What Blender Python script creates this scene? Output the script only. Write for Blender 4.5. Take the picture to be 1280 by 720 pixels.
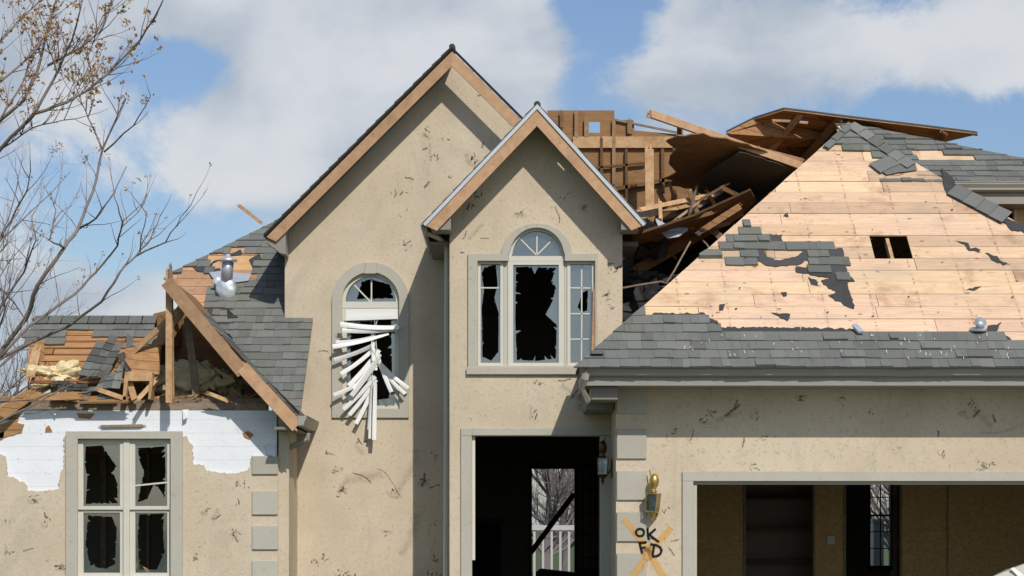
import bpy, bmesh, math, random
from mathutils import Vector
from mathutils.geometry import tessellate_polygon
R = math.radians
for o in list(bpy.data.objects): bpy.data.objects.remove(o)
C = bpy.context.scene.collection
SC = bpy.context.scene
rnd = random.Random(7); rw = random.Random(77)

# ------------------------------------------------------------------ camera, world, sun
F = 2520.0; CY = -28.0; CZ = 1.6; HX = 640.0; HY = 659.0
cam = bpy.data.cameras.new('camera'); co = bpy.data.objects.new('camera', cam); C.objects.link(co)
co.location = (0, CY, CZ); co.rotation_euler = (R(90), 0, 0)
cam.sensor_width = 36; cam.lens = 36 * F / 1280; cam.shift_y = (HY - 360) / 1280.0
cam.clip_start = 0.5; cam.clip_end = 3000
SC.camera = co
SUN = Vector((0.36, -1.0, 0.93)).normalized()
sl = bpy.data.lights.new('sun', 'SUN'); sl.energy = 3.6; sl.angle = R(0.5); sl.color = (1, .945, .86)
so = bpy.data.objects.new('sun', sl); C.objects.link(so); so.location = (10, -30, 30)
so.rotation_euler = SUN.to_track_quat('Z', 'Y').to_euler()
SC.view_settings.view_transform = 'Standard'; SC.view_settings.look = 'None'
SC.view_settings.gamma = 1; SC.view_settings.exposure = 0.0; SC.view_settings.use_curve_mapping = False

wd = bpy.data.worlds.new('World'); SC.world = wd; wd.use_nodes = True
nt = wd.node_tree; nt.nodes.clear()
def N(nt, t, **kw):
    n = nt.nodes.new(t)
    for k, v in kw.items(): setattr(n, k, v)
    return n
def M2(nt, op, a, b=None, c=None, clamp=False):
    n = nt.nodes.new('ShaderNodeMath'); n.operation = op; n.use_clamp = clamp
    for i, v in enumerate((a, b, c)):
        if v is None: continue
        if isinstance(v, (int, float)): n.inputs[i].default_value = v
        else: nt.links.new(v, n.inputs[i])
    return n.outputs[0]
def mixc(nt, f, a, b, mode='MIX'):
    n = nt.nodes.new('ShaderNodeMix'); n.data_type = 'RGBA'; n.blend_type = mode
    for s, v in ((n.inputs[0], f), (n.inputs[6], a), (n.inputs[7], b)):
        if isinstance(v, (int, float)): s.default_value = v
        elif isinstance(v, tuple): s.default_value = v if len(v) == 4 else (*v, 1)
        else: nt.links.new(v, s)
    return n.outputs[2]
def smooth(nt, v, a, b):
    n = nt.nodes.new('ShaderNodeMapRange'); n.interpolation_type = 'SMOOTHSTEP'
    nt.links.new(v, n.inputs[0]); n.inputs[1].default_value = a; n.inputs[2].default_value = b
    return n.outputs[0]
def noise(nt, vec, scale, detail=4, rough=.55, dist=0):
    n = nt.nodes.new('ShaderNodeTexNoise'); n.inputs['Scale'].default_value = scale
    n.inputs['Detail'].default_value = detail; n.inputs['Roughness'].default_value = rough
    n.inputs['Distortion'].default_value = dist
    if vec is not None: nt.links.new(vec, n.inputs['Vector'])
    return n.outputs[0]
sky = N(nt, 'ShaderNodeTexSky', sky_type='NISHITA'); sky.sun_disc = False
sky.sun_elevation = math.asin(SUN.z); sky.sun_rotation = math.atan2(SUN.x, SUN.y)
sky.air_density = 1.2; sky.dust_density = 1.0; sky.ozone_density = 2.0
tc = N(nt, 'ShaderNodeTexCoord')
mp = N(nt, 'ShaderNodeMapping'); nt.links.new(tc.outputs['Generated'], mp.inputs[0]); mp.inputs['Scale'].default_value = (1, 1, 1.45)
mp.inputs['Location'].default_value = (3.1, 1.2, 5.7)
big = noise(nt, mp.outputs[0], 12, 12, .63, .35)
# cloud banks as soft bumps in direction space: (x, z, radius x, radius z, weight)
def dirp(px, py):
    v = Vector(((px - HX) / F, 1, (HY - py) / F)).normalized(); return v.x, v.z
blobs = [(440, 120, 300, 140, .36), (330, 200, 210, 90, .24), (640, 60, 130, 130, .28), (60, 60, 190, 120, .3), (300, 8, 240, 45, .34), (930, 60, 180, 85, .42),
         (820, 90, 90, 60, .2), (1120, 90, 130, 70, .16), (1270, 30, 90, 90, .42), (60, 330, 190, 110, .22), (200, 390, 160, 60, .3),
         (225, 85, 75, 45, -.62), (130, 230, 110, 90, -.34), (240, 300, 120, 60, -.3), (740, 40, 45, 90, -.42), (800, 20, 60, 60, -.34), (1150, 160, 200, 50, -.4),
         (1120, 20, 90, 40, -.1), (760, 150, 90, 50, -.35)]
acc = None
for (px, py, rx, rz, w) in blobs:
    cx, cz = dirp(px, py)
    s = N(nt, 'ShaderNodeVectorMath', operation='SUBTRACT'); nt.links.new(tc.outputs['Generated'], s.inputs[0]); s.inputs[1].default_value = (cx, 0, cz)
    m = N(nt, 'ShaderNodeVectorMath', operation='MULTIPLY'); nt.links.new(s.outputs[0], m.inputs[0]); m.inputs[1].default_value = (F / rx, 0, F / rz)
    d = N(nt, 'ShaderNodeVectorMath', operation='DOT_PRODUCT'); nt.links.new(m.outputs[0], d.inputs[0]); nt.links.new(m.outputs[0], d.inputs[1])
    e = M2(nt, 'EXPONENT', M2(nt, 'MULTIPLY', d.outputs['Value'], -0.9))
    e = M2(nt, 'MULTIPLY', e, w)
    acc = e if acc is None else M2(nt, 'ADD', acc, e)
dens = M2(nt, 'ADD', M2(nt, 'MULTIPLY', M2(nt, 'SUBTRACT', big, .5), 1.5), acc)
mask = smooth(nt, dens, -.03, .30)
mp2 = N(nt, 'ShaderNodeMapping'); nt.links.new(tc.outputs['Generated'], mp2.inputs[0]); mp2.inputs['Location'].default_value = (1.3, 4, 2.2); mp2.inputs['Scale'].default_value = (1, 1, 1.6)
sh = noise(nt, mp2.outputs[0], 9, 6, .5, .2)
lum = M2(nt, 'ADD', M2(nt, 'MULTIPLY', dens, .35), M2(nt, 'MULTIPLY', M2(nt, 'SUBTRACT', sh, .38), 2.4))
ccol = mixc(nt, smooth(nt, lum, .0, .75), (.42, .485, .57), (.70, .72, .75))
b1 = N(nt, 'ShaderNodeBackground'); b1.inputs[1].default_value = .095
skc = mixc(nt, 1.0, sky.outputs[0], (.92, .98, 1.13), 'MULTIPLY')
nt.links.new(skc, b1.inputs[0])
b2 = N(nt, 'ShaderNodeBackground'); b2.inputs[1].default_value = 1.0; nt.links.new(ccol, b2.inputs[0])
mx = N(nt, 'ShaderNodeMixShader'); nt.links.new(M2(nt, 'MULTIPLY', mask, .95), mx.inputs[0]); nt.links.new(b1.outputs[0], mx.inputs[1]); nt.links.new(b2.outputs[0], mx.inputs[2])
wo = N(nt, 'ShaderNodeOutputWorld'); nt.links.new(mx.outputs[0], wo.inputs[0])

# ------------------------------------------------------------------ materials
def newmat(name, rough=.8, spec=.3, metal=0.0):
    m = bpy.data.materials.new(name); m.use_nodes = True; t = m.node_tree
    b = t.nodes['Principled BSDF']; b.inputs['Roughness'].default_value = rough
    b.inputs['Specular IOR Level'].default_value = spec; b.inputs['Metallic'].default_value = metal
    return m, t, b
def coords(t, scale=(1, 1, 1)):
    tc = N(t, 'ShaderNodeTexCoord'); mp = N(t, 'ShaderNodeMapping'); t.links.new(tc.outputs['Object'], mp.inputs[0]); mp.inputs['Scale'].default_value = scale
    return mp.outputs[0]
def tinted(t, col):
    a = N(t, 'ShaderNodeAttribute', attribute_name='tint')
    return mixc(t, 1.0, col, a.outputs['Color'], 'MULTIPLY')
def bump(t, b, h, strength=.3, dist=.01):
    n = N(t, 'ShaderNodeBump'); n.inputs['Strength'].default_value = strength; n.inputs['Distance'].default_value = dist
    t.links.new(h, n.inputs['Height']); t.links.new(n.outputs[0], b.inputs['Normal'])
def plain(name, col, rough=.7, var=.25, scale=6, metal=0.0, spec=.3, bmp=.0, stretch=(1, 1, 1)):
    m, t, b = newmat(name, rough, spec, metal); v = coords(t, stretch)
    f = noise(t, v, scale, 5, .6)
    c = mixc(t, f, tuple(x * (1 - var) for x in col), tuple(min(1, x * (1 + var)) for x in col))
    t.links.new(tinted(t, c), b.inputs['Base Color'])
    if bmp: bump(t, b, noise(t, v, scale * 6, 4, .6), bmp)
    return m
def stucco_mat():
    m, t, b = newmat('stucco', .95, .1); v = coords(t)
    c = mixc(t, smooth(t, noise(t, v, .9, 5, .6), .3, .7), (.515, .43, .315), (.60, .512, .388))
    c = mixc(t, smooth(t, noise(t, v, 22, 4, .7), .50, .78), c, (.40, .33, .24))
    st = smooth(t, noise(t, coords(t, (1, 1, .5)), 1.3, 8, .7, .8), .49, .72)
    c = mixc(t, M2(t, 'MULTIPLY', st, .38), c, (.36, .315, .25))
    st2 = smooth(t, noise(t, coords(t, (5, 5, .7)), 1.6, 5, .6), .58, .75)
    c = mixc(t, M2(t, 'MULTIPLY', st2, .25), c, (.33, .29, .235))
    sp1 = smooth(t, noise(t, v, 60, 2, .6), .66, .70)
    c = mixc(t, M2(t, 'MULTIPLY', M2(t, 'MULTIPLY', sp1, smooth(t, noise(t, v, .8, 3, .6), .4, .6)), .5), c, (.2, .16, .115))
    # sparse scrapes and splatter left by the storm
    dust = M2(t, 'MULTIPLY', smooth(t, noise(t, v, 34, 3, .75), .60, .68), smooth(t, noise(t, v, 1.5, 3, .6), .47, .66))
    c = mixc(t, M2(t, 'MULTIPLY', dust, .6), c, (.24, .195, .14))
    v2 = coords(t, (1, 1, 2.2))
    sm = M2(t, 'MULTIPLY', smooth(t, noise(t, v2, 5, 6, .7, 1.2), .62, .72), smooth(t, noise(t, v, 2.6, 2, .5), .52, .62))
    c = mixc(t, M2(t, 'MULTIPLY', sm, .4), c, (.30, .25, .19))
    t.links.new(tinted(t, c), b.inputs['Base Color'])
    bump(t, b, noise(t, v, 45, 6, .75), .5, .012)
    return m
def trim_mat():
    m, t, b = newmat('stucco_trim', .9, .15); v = coords(t)
    c = mixc(t, noise(t, v, 3, 5, .6), (.38, .355, .295), (.47, .445, .38))
    c = mixc(t, M2(t, 'MULTIPLY', smooth(t, noise(t, v, 18, 5, .7), .58, .7), .5), c, (.2, .18, .14))
    t.links.new(tinted(t, c), b.inputs['Base Color']); bump(t, b, noise(t, v, 70, 4, .7), .3, .006)
    return m
def wood_mat(name, c1, c2, dark, stretch=(1.2, 14, 14), knots=True, amt=.55, seams=0, nails=0):
    m, t, b = newmat(name, .8, .2); v = coords(t, stretch)
    g = noise(t, v, 2.2, 6, .65, .4)
    c = mixc(t, smooth(t, g, .3, .7), c1, c2)
    v2 = coords(t)
    c = mixc(t, M2(t, 'MULTIPLY', smooth(t, noise(t, v2, 2.3, 5, .65), .5, .72), .45), c, dark)
    if knots:
        vo = N(t, 'ShaderNodeTexVoronoi'); t.links.new(coords(t, (1.0, 1.6, 1.6)), vo.inputs['Vector']); vo.inputs['Scale'].default_value = 2.6
        k = smooth(t, M2(t, 'ADD', vo.outputs['Distance'], M2(t, 'MULTIPLY', noise(t, v2, 20, 3), .10)), .17, .08)
        c = mixc(t, M2(t, 'MULTIPLY', k, amt), c, dark)
        sp = smooth(t, noise(t, coords(t, (1, 2.4, 2.4)), 9, 3, .6), .65, .72)
        c = mixc(t, M2(t, 'MULTIPLY', sp, .5), c, dark)
    if nails:                      # nail rows over each rafter, with rust, and broad grey weathering
        sx = N(t, 'ShaderNodeSeparateXYZ'); t.links.new(v2, sx.inputs[0])
        fx = M2(t, 'FRACT', M2(t, 'DIVIDE', M2(t, 'ADD', sx.outputs[0], M2(t, 'MULTIPLY', noise(t, v2, 3, 2), .05)), nails * 1.5))
        ln = M2(t, 'MULTIPLY', M2(t, 'LESS_THAN', M2(t, 'ABSOLUTE', M2(t, 'SUBTRACT', fx, .5)), .022), smooth(t, noise(t, coords(t, (1, 5, 5)), 5, 3, .6), .46, .62))
        c = mixc(t, M2(t, 'MULTIPLY', ln, .65), c, (.22, .11, .06))
        c = mixc(t, M2(t, 'MULTIPLY', smooth(t, noise(t, coords(t, (.5, 1.4, 1.4)), 1.3, 6, .7), .5, .7), .55), c, (.46, .38, .30))
        cr = smooth(t, noise(t, coords(t, (.6, 9, 9)), 3, 5, .7), .66, .69)
        c = mixc(t, M2(t, 'MULTIPLY', cr, .7), c, (.30, .15, .07))
    if seams:
        sx = N(t, 'ShaderNodeSeparateXYZ'); t.links.new(v2, sx.inputs[0])
        fr = M2(t, 'FRACT', M2(t, 'MULTIPLY', M2(t, 'ADD', sx.outputs[2], M2(t, 'MULTIPLY', sx.outputs[1], .4)), seams))
        c = mixc(t, M2(t, 'MULTIPLY', M2(t, 'LESS_THAN', fr, .09), .75), c, dark)
    t.links.new(tinted(t, c), b.inputs['Base Color']); bump(t, b, g, .25, .006)
    return m
def osb_mat():
    m, t, b = newmat('osb', .8, .2)
    vo = N(t, 'ShaderNodeTexVoronoi'); t.links.new(coords(t, (1, 1, 2)), vo.inputs['Vector']); vo.inputs['Scale'].default_value = 26
    c = mixc(t, vo.outputs['Color'], (.38, .235, .105), (.56, .37, .17))
    t.links.new(tinted(t, c), b.inputs['Base Color']); return m
def shingle_mat():
    m, t, b = newmat('asphalt_shingle', .95, .12); v = coords(t)
    c = mixc(t, noise(t, v, 120, 2, .7), (.115, .12, .113), (.20, .205, .19))
    c = mixc(t, M2(t, 'MULTIPLY', smooth(t, noise(t, v, 1.3, 4, .6), .45, .7), .4), c, (.19, .18, .155))
    c = mixc(t, M2(t, 'MULTIPLY', smooth(t, noise(t, coords(t, (3, .6, .6)), 4, 6, .7), .52, .75), .5), c, (.075, .075, .07))
    c = mixc(t, M2(t, 'MULTIPLY', smooth(t, noise(t, v, 26, 4, .7), .6, .74), .45), c, (.25, .24, .215))
    t.links.new(tinted(t, c), b.inputs['Base Color']); bump(t, b, noise(t, v, 150, 2, .7), .5, .004)
    return m
def wrap_mat():
    m, t, b = newmat('white_sheathing', .6, .2); v = coords(t)
    sx = N(t, 'ShaderNodeSeparateXYZ'); t.links.new(v, sx.inputs[0])
    c = mixc(t, noise(t, v, 2.5, 5, .6), (.66, .68, .71), (.80, .82, .85))
    fz = M2(t, 'FRACT', M2(t, 'ADD', M2(t, 'MULTIPLY', sx.outputs[2], 5.6), M2(t, 'MULTIPLY', noise(t, v, 2, 2), .05)))
    c = mixc(t, M2(t, 'MULTIPLY', M2(t, 'LESS_THAN', fz, .05), .3), c, (.4, .41, .43))
    c = mixc(t, M2(t, 'MULTIPLY', smooth(t, noise(t, v, 7, 6, .75), .58, .72), .35), c, (.45, .42, .38))
    c = mixc(t, M2(t, 'MULTIPLY', smooth(t, noise(t, v, 40, 2, .6), .70, .73), .8), c, (.2, .17, .14))
    t.links.new(tinted(t, c), b.inputs['Base Color']); bump(t, b, noise(t, v, 12, 4, .6), .4, .01); return m
def glass_mat(dfw=.5):
    m = bpy.data.materials.new('pane_glass'); m.use_nodes = True; t = m.node_tree; t.nodes.clear()
    g = N(t, 'ShaderNodeBsdfGlossy'); g.inputs['Roughness'].default_value = .06; g.inputs[0].default_value = (.8, .86, .9, 1)
    tr = N(t, 'ShaderNodeBsdfTransparent'); tr.inputs[0].default_value = (.80, .85, .86, 1)
    df = N(t, 'ShaderNodeBsdfDiffuse'); df.inputs[0].default_value = (.36, .37, .36, 1)  # grey diffuse share imitates a pale reflection on the panes
    fr = N(t, 'ShaderNodeFresnel'); fr.inputs[0].default_value = 1.5
    nz = noise(t, coords(t), 3.5, 3, .5)
    a = N(t, 'ShaderNodeMixShader'); t.links.new(M2(t, 'ADD', M2(t, 'MULTIPLY', fr.outputs[0], 1.5), .14), a.inputs[0]); t.links.new(tr.outputs[0], a.inputs[1]); t.links.new(g.outputs[0], a.inputs[2])
    b = N(t, 'ShaderNodeMixShader'); t.links.new(M2(t, 'MULTIPLY', nz, dfw), b.inputs[0]); t.links.new(a.outputs[0], b.inputs[1]); t.links.new(df.outputs[0], b.inputs[2])
    o = N(t, 'ShaderNodeOutputMaterial'); t.links.new(b.outputs[0], o.inputs[0]); return m
def decal_mat(name, col, dens=1.0, nscale=14, rough=.9, thr=(.42, .58)):
    m = bpy.data.materials.new(name); m.use_nodes = True; t = m.node_tree; b = t.nodes['Principled BSDF']
    b.inputs['Roughness'].default_value = rough; b.inputs['Specular IOR Level'].default_value = .1; b.inputs['Base Color'].default_value = (*col, 1)
    a = N(t, 'ShaderNodeAttribute', attribute_name='soft')
    nz = noise(t, coords(t), nscale, 5, .7)
    f = smooth(t, M2(t, 'ADD', M2(t, 'MULTIPLY', M2(t, 'SUBTRACT', nz, .5), .9), a.outputs['Fac']), thr[0], thr[1])
    t.links.new(M2(t, 'MULTIPLY', f, dens), b.inputs['Alpha']); return m
MT = dict(
    stucco=stucco_mat(), trim=trim_mat(),
    pine=wood_mat('pine_boards', (.74, .545, .365), (.62, .44, .28), (.24, .10, .04), amt=.9, nails=.406),
    fascia=wood_mat('fascia_pine', (.47, .295, .175), (.38, .23, .13), (.20, .12, .07), (4, 4, 4), True, .4),
    lumber=wood_mat('lumber', (.55, .36, .20), (.40, .24, .12), (.2, .1, .045), (5, 5, 5), False),
    oldwood=wood_mat('weathered_deck', (.42, .235, .105), (.30, .16, .07), (.12, .06, .03), (2, 12, 12), False, seams=6.5),
    ply=wood_mat('plywood', (.30, .165, .075), (.22, .12, .055), (.11, .055, .025), (1.2, 4, 8), True, .3),
    greywood=wood_mat('grey_timber', (.30, .235, .175), (.2, .15, .11), (.09, .065, .05), (6, 6, 6), False),
    osb=osb_mat(), shingle=shingle_mat(), glass=glass_mat(),
    felt=plain('roofing_felt', (.052, .051, .051), .8, .3, 9, bmp=.4),
    blackfelt=plain('black_underlay', (.016, .016, .018), .6, .5, 7, bmp=.6),
    gutter=plain('painted_aluminium', (.30, .285, .25), .45, .12, 4, spec=.5, stretch=(.5, 4, 4)),
    fasciametal=plain('fascia_metal', (.27, .25, .215), .5, .12, 4, spec=.4),
    vinyl=plain('window_vinyl', (.56, .54, .46), .5, .08, 8, spec=.4),
    white=wrap_mat(),
    blind=plain('white_vane', (.80, .80, .77), .45, .05, 5),
    tin=plain('galvanised_tin', (.60, .64, .68), .38, .25, 12, metal=.5, spec=.6),
    flash=plain('light_flashing', (.50, .53, .55), .4, .12, 6, metal=.3),
    brass=plain('brass', (.56, .38, .13), .4, .3, 30, metal=.9),
    clear=None, lampglass=plain('bluish_lamp_glass', (.25, .33, .36), .1, .5, 14, spec=.8),
    bulb=plain('frosted_bulb', (.55, .66, .74), .3, .1, 10),
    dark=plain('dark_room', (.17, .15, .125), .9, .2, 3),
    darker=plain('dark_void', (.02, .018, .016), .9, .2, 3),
    brownframe=plain('dark_brown_frame', (.045, .03, .022), .6, .2, 5),
    insul=plain('insulation', (.56, .50, .30), .95, .35, 14, bmp=1.0),
    insulp=plain('pale_insulation', (.70, .58, .34), .95, .35, 18, bmp=1.0),
    grass=plain('grass_ground', (.07, .095, .035), .95, .4, 2),
    drive=plain('concrete', (.33, .32, .30), .9, .12, 3),
    bark=plain('bark', (.185, .155, .135), .85, .35, 14, bmp=.4),
    twig=plain('twig_bark', (.20, .135, .12), .85, .3, 10),
    farbark=plain('far_bark', (.165, .14, .14), .9, .3, 5),
    buds=plain('bud_tufts', (.30, .19, .08), .8, .45, 6),
    leaf=plain('shrub_leaf', (.10, .13, .045), .7, .4, 8),
    railp=plain('white_rail_paint', (.5, .5, .48), .6, .08, 5),
    panelw=plain('pale_panel', (.55, .53, .48), .5, .2, 5),
    orange=decal_mat('orange_spray', (.74, .42, .11), .72, 26, thr=(.05, 1.25)),
    black=decal_mat('black_spray', (.015, .015, .015), .95, 20, thr=(.3, .6)),
    dirt=decal_mat('dirt_scuff', (.10, .073, .05), .8, 42, thr=(.62, 1.15)),
    smear=decal_mat('soft_smear', (.22, .175, .125), .3, 16, thr=(.6, 1.35)),
    chip=decal_mat('pale_chip', (.72, .72, .70), .9, 30, thr=(.4, .75)),
)

MT['glass'] = glass_mat(.22); MT['clear'] = glass_mat(0.04)
# ------------------------------------------------------------------ geometry helpers
def W(px, py, Y):
    d = Y - CY; return Vector(((px - HX) * d / F, Y, CZ + (HY - py) * d / F))
class Plane:                       # z = z0 + k (Y - Y0)
    def __init__(s, Y0, z0, k): s.Y0, s.z0, s.k = Y0, z0, k; s.n = Vector((0, -k, 1)).normalized(); s.L = math.sqrt(1 + k * k)
    def at(s, X, Y, h=0): return Vector((X, Y, s.z0 + s.k * (Y - s.Y0))) + s.n * h
    def un(s, px, py):             # -> (X, Y)
        t = (HY - py) / F
        Y = (t * (-CY) - (s.z0 - CZ) + s.k * s.Y0) / (s.k - t)
        return ((px - HX) * (Y - CY) / F, Y)
    def poly(s, pts): return [s.un(*p) for p in pts]
def inside(p, poly):
    x, y = p; c = False; n = len(poly)
    for i in range(n):
        x1, y1 = poly[i]; x2, y2 = poly[(i + 1) % n]
        if (y1 > y) != (y2 > y) and x < (x2 - x1) * (y - y1) / (y2 - y1) + x1: c = not c
    return c
def clip(poly, conv):              # Sutherland-Hodgman, conv counter-clockwise
    out = list(poly)
    for i in range(len(conv)):
        a, b = conv[i], conv[(i + 1) % len(conv)]; inp, out = out, []
        if not inp: return []
        sd = lambda p: (b[0] - a[0]) * (p[1] - a[1]) - (b[1] - a[1]) * (p[0] - a[0])
        for j in range(len(inp)):
            p, q = inp[j], inp[(j + 1) % len(inp)]; sp, sq = sd(p), sd(q)
            if sp >= 0: out.append(p)
            if (sp >= 0) != (sq >= 0):
                t = sp / (sp - sq); out.append((p[0] + (q[0] - p[0]) * t, p[1] + (q[1] - p[1]) * t))
    return out
def ccw(p):
    return p if sum(p[i][0] * p[(i + 1) % len(p)][1] - p[(i + 1) % len(p)][0] * p[i][1] for i in range(len(p))) > 0 else p[::-1]
class MB:
    def __init__(s): s.v = []; s.f = []; s.t = []; s.soft = []
    def add(s, vs, fs, tint=1.0, soft=None):
        b = len(s.v); s.v += [Vector(v) for v in vs]
        s.soft += soft if soft else [1.0] * len(vs)
        if not isinstance(tint, tuple): tint = (tint,) * 3
        for f in fs: s.f.append([i + b for i in f]); s.t.append(tint)
    def prism(s, loop, off, holes=(), tint=1.0):
        loops = [list(loop)] + [list(h) for h in holes]; off = Vector(off)
        flat = [Vector(p) for l in loops for p in l]; n = len(flat)
        tris = tessellate_polygon([[Vector(p) for p in l] for l in loops])
        vs = flat + [p + off for p in flat]; fs = [list(t) for t in tris] + [[t[2] + n, t[1] + n, t[0] + n] for t in tris]
        b = 0
        for l in loops:
            k = len(l)
            for i in range(k):
                a, c = b + i, b + (i + 1) % k; fs.append([a, c, c + n, a + n])
            b += k
        s.add(vs, fs, tint); return s
    def slab(s, pts, Y, th, holes=(), tint=1.0):          # frontal polygon from the photograph's outline at true depth Y
        return s.prism([W(x, y, Y) for x, y in pts], (0, th, 0), [[W(x, y, Y) for x, y in h] for h in holes], tint)
    def box(s, a, b, tint=1.0):
        x0, y0, z0 = (min(a[i], b[i]) for i in range(3)); x1, y1, z1 = (max(a[i], b[i]) for i in range(3))
        s.add([(x0, y0, z0), (x1, y0, z0), (x1, y1, z0), (x0, y1, z0), (x0, y0, z1), (x1, y0, z1), (x1, y1, z1), (x0, y1, z1)],
              [(0, 3, 2, 1), (4, 5, 6, 7), (0, 1, 5, 4), (1, 2, 6, 5), (2, 3, 7, 6), (3, 0, 4, 7)], tint); return s
    def beam(s, p, q, w, t, side=None, tint=1.0, ragged=0):   # lumber p->q; w across in the direction side x axis, t along side
        p, q = Vector(p), Vector(q); ax = (q - p).normalized()
        n = Vector(side) if side else Vector((0, -1, 0)); n = (n - ax * n.dot(ax)).normalized(); u = ax.cross(n)
        seg = max(1, int((q - p).length / .5)); vs = []; fs = []
        for i in range(seg + 1):
            c = p.lerp(q, i / seg) + u * rnd.uniform(-.003, .003)
            for (a, b) in ((-1, -1), (1, -1), (1, 1), (-1, 1)):
                e = rnd.uniform(-ragged, ragged) if i in (0, seg) else 0
                vs.append(c + u * (a * w / 2) + n * (b * t / 2) + ax * e)
        for i in range(seg):
            k = i * 4
            for j in range(4): fs.append([k + j, k + (j + 1) % 4, k + 4 + (j + 1) % 4, k + 4 + j])
        fs += [[3, 2, 1, 0], [seg * 4 + j for j in range(4)]]
        s.add(vs, fs, tint)
        if ragged > 0:
            for (c, dr) in ((p, -ax), (q, ax)):
                for _ in range(5):
                    o = u * rnd.uniform(-.42, .42) * w + n * rnd.uniform(-.3, .3) * t; L = rnd.uniform(.5, 3.2) * ragged + .01; hw = w * rnd.uniform(.06, .16); ht = t * .2
                    b0 = c + o - dr * .01; tip = c + o * 1.05 + dr * L + u * rnd.uniform(-.01, .01)
                    s.add([b0 - u * hw - n * ht, b0 + u * hw - n * ht, b0 + u * hw + n * ht, b0 - u * hw + n * ht, tip], [(0, 1, 4), (1, 2, 4), (2, 3, 4), (3, 0, 4), (3, 2, 1, 0)], tint)
        return s
    def tube(s, pts, rad, n=8, tint=1.0):
        pts = [Vector(p) for p in pts]
        if isinstance(rad, (int, float)): rad = [rad] * len(pts)
        vs = []; fs = []
        up = Vector((0.13, 0.9, .41)).normalized()
        for i, p in enumerate(pts):
            ax = (pts[min(i + 1, len(pts) - 1)] - pts[max(i - 1, 0)])
            ax = ax.normalized() if ax.length > 1e-9 else Vector((0, 0, 1))
            u = ax.cross(up)
            if u.length < .05: u = ax.cross(Vector((1, 0, 0)))
            u.normalize(); w = ax.cross(u)
            for j in range(n):
                a = 2 * math.pi * (j + .5) / n; vs.append(p + (u * math.cos(a) + w * math.sin(a)) * rad[i])
        for i in range(len(pts) - 1):
            for j in range(n): fs.append([i * n + j, i * n + (j + 1) % n, (i + 1) * n + (j + 1) % n, (i + 1) * n + j])
        fs += [list(range(n))[::-1], [(len(pts) - 1) * n + j for j in range(n)]]
        s.add(vs, fs, tint); return s
    def lathe(s, base, prof, n=12, tint=1.0):
        s.tube([Vector(base) + Vector((0, 0, z)) for r, z in prof], [max(r, .001) for r, z in prof], n, tint); return s
    def ribbon(s, pts, w, yfun):                          # flat mark on a frontal surface; pts in world X,Z
        n = len(pts)
        cols = [(-1, 0.0), (-.5, .75), (0, 1.0), (.5, .75), (1, 0.0)]; vs = []; so = []; fs = []
        for i, (x, z) in enumerate(pts):
            a = pts[max(i - 1, 0)]; b = pts[min(i + 1, n - 1)]; dx, dz = b[0] - a[0], b[1] - a[1]; L = math.hypot(dx, dz) or 1
            ww = w[i] if isinstance(w, list) else w
            for c, f in cols:
                X = x - dz / L * c * ww / 2; Z = z + dx / L * c * ww / 2
                vs.append((X, yfun(X, Z), Z)); so.append(f * (0.55 if i in (0, n - 1) else 1))
        for i in range(n - 1):
            for j in range(4): fs.append([i * 5 + j, i * 5 + j + 1, i * 5 + 6 + j, i * 5 + 5 + j])
        s.add(vs, fs, 1.0, so)
    def blob(s, c, r, seed=0, amp=.3, sub=2, sc=(1, 1, 1), tint=1.0):
        from mathutils import noise as mn
        bm = bmesh.new(); bmesh.ops.create_icosphere(bm, subdivisions=sub, radius=1)
        vs = []
        for v in bm.verts:
            k = 1 + amp * (mn.noise(v.co * 2.1 + Vector((seed * 3.7, 0, 0))) * 1.6 + .5 * mn.noise(v.co * 5.3 + Vector((0, seed, 0))) + (.3 * mn.noise(v.co * 12) if sub > 3 else 0))
            vs.append(Vector(c) + Vector((v.co.x * sc[0], v.co.y * sc[1], v.co.z * sc[2])) * r * k)
        s.add(vs, [[v.index for v in f.verts] for f in bm.faces], tint); bm.free(); return s
    def build(s, name, mat, parent=None, smooth=False, bevel=0, recalc=True):
        vs = s.v; loc = Vector((0, 0, 0))
        if parent is None:
            loc = Vector(((min(v.x for v in vs) + max(v.x for v in vs)) / 2, (min(v.y for v in vs) + max(v.y for v in vs)) / 2, min(v.z for v in vs)))
            sub = loc
        else: sub = wloc(parent)
        me = bpy.data.meshes.new(name); me.from_pydata([v - sub for v in vs], [], s.f)
        if recalc:
            bm = bmesh.new(); bm.from_mesh(me); bmesh.ops.recalc_face_normals(bm, faces=bm.faces); bm.to_mesh(me); bm.free()
        ca = me.color_attributes.new('tint', 'FLOAT_COLOR', 'CORNER')
        for p in me.polygons:
            t = s.t[p.index]; p.use_smooth = smooth
            for li in p.loop_indices: ca.data[li].color = (*t, 1)
        if any(x != 1.0 for x in s.soft):
            at = me.attributes.new('soft', 'FLOAT', 'POINT'); at.data.foreach_set('value', s.soft)
        me.materials.append(MT[mat] if isinstance(mat, str) else mat)
        o = bpy.data.objects.new(name, me); C.objects.link(o); o.location = loc
        if parent is not None: o.parent = parent
        if bevel:
            md = o.modifiers.new('bevel', 'BEVEL'); md.width = bevel; md.segments = 2; md.limit_method = 'ANGLE'; md.angle_limit = R(40)
        return o
def wloc(o):
    l = Vector(o.location)
    while o.parent: o = o.parent; l += Vector(o.location)
    return l
def tag(o, label, cat, group=None, kind=None):
    if label: o['label'] = label
    if cat: o['category'] = cat
    if group: o['group'] = group
    if kind: o['kind'] = kind
    return o
def thing(name, loc, label, cat, group=None):
    o = bpy.data.objects.new(name, None); C.objects.link(o); o.location = loc; o.empty_display_size = .2
    return tag(o, label, cat, group)
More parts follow.
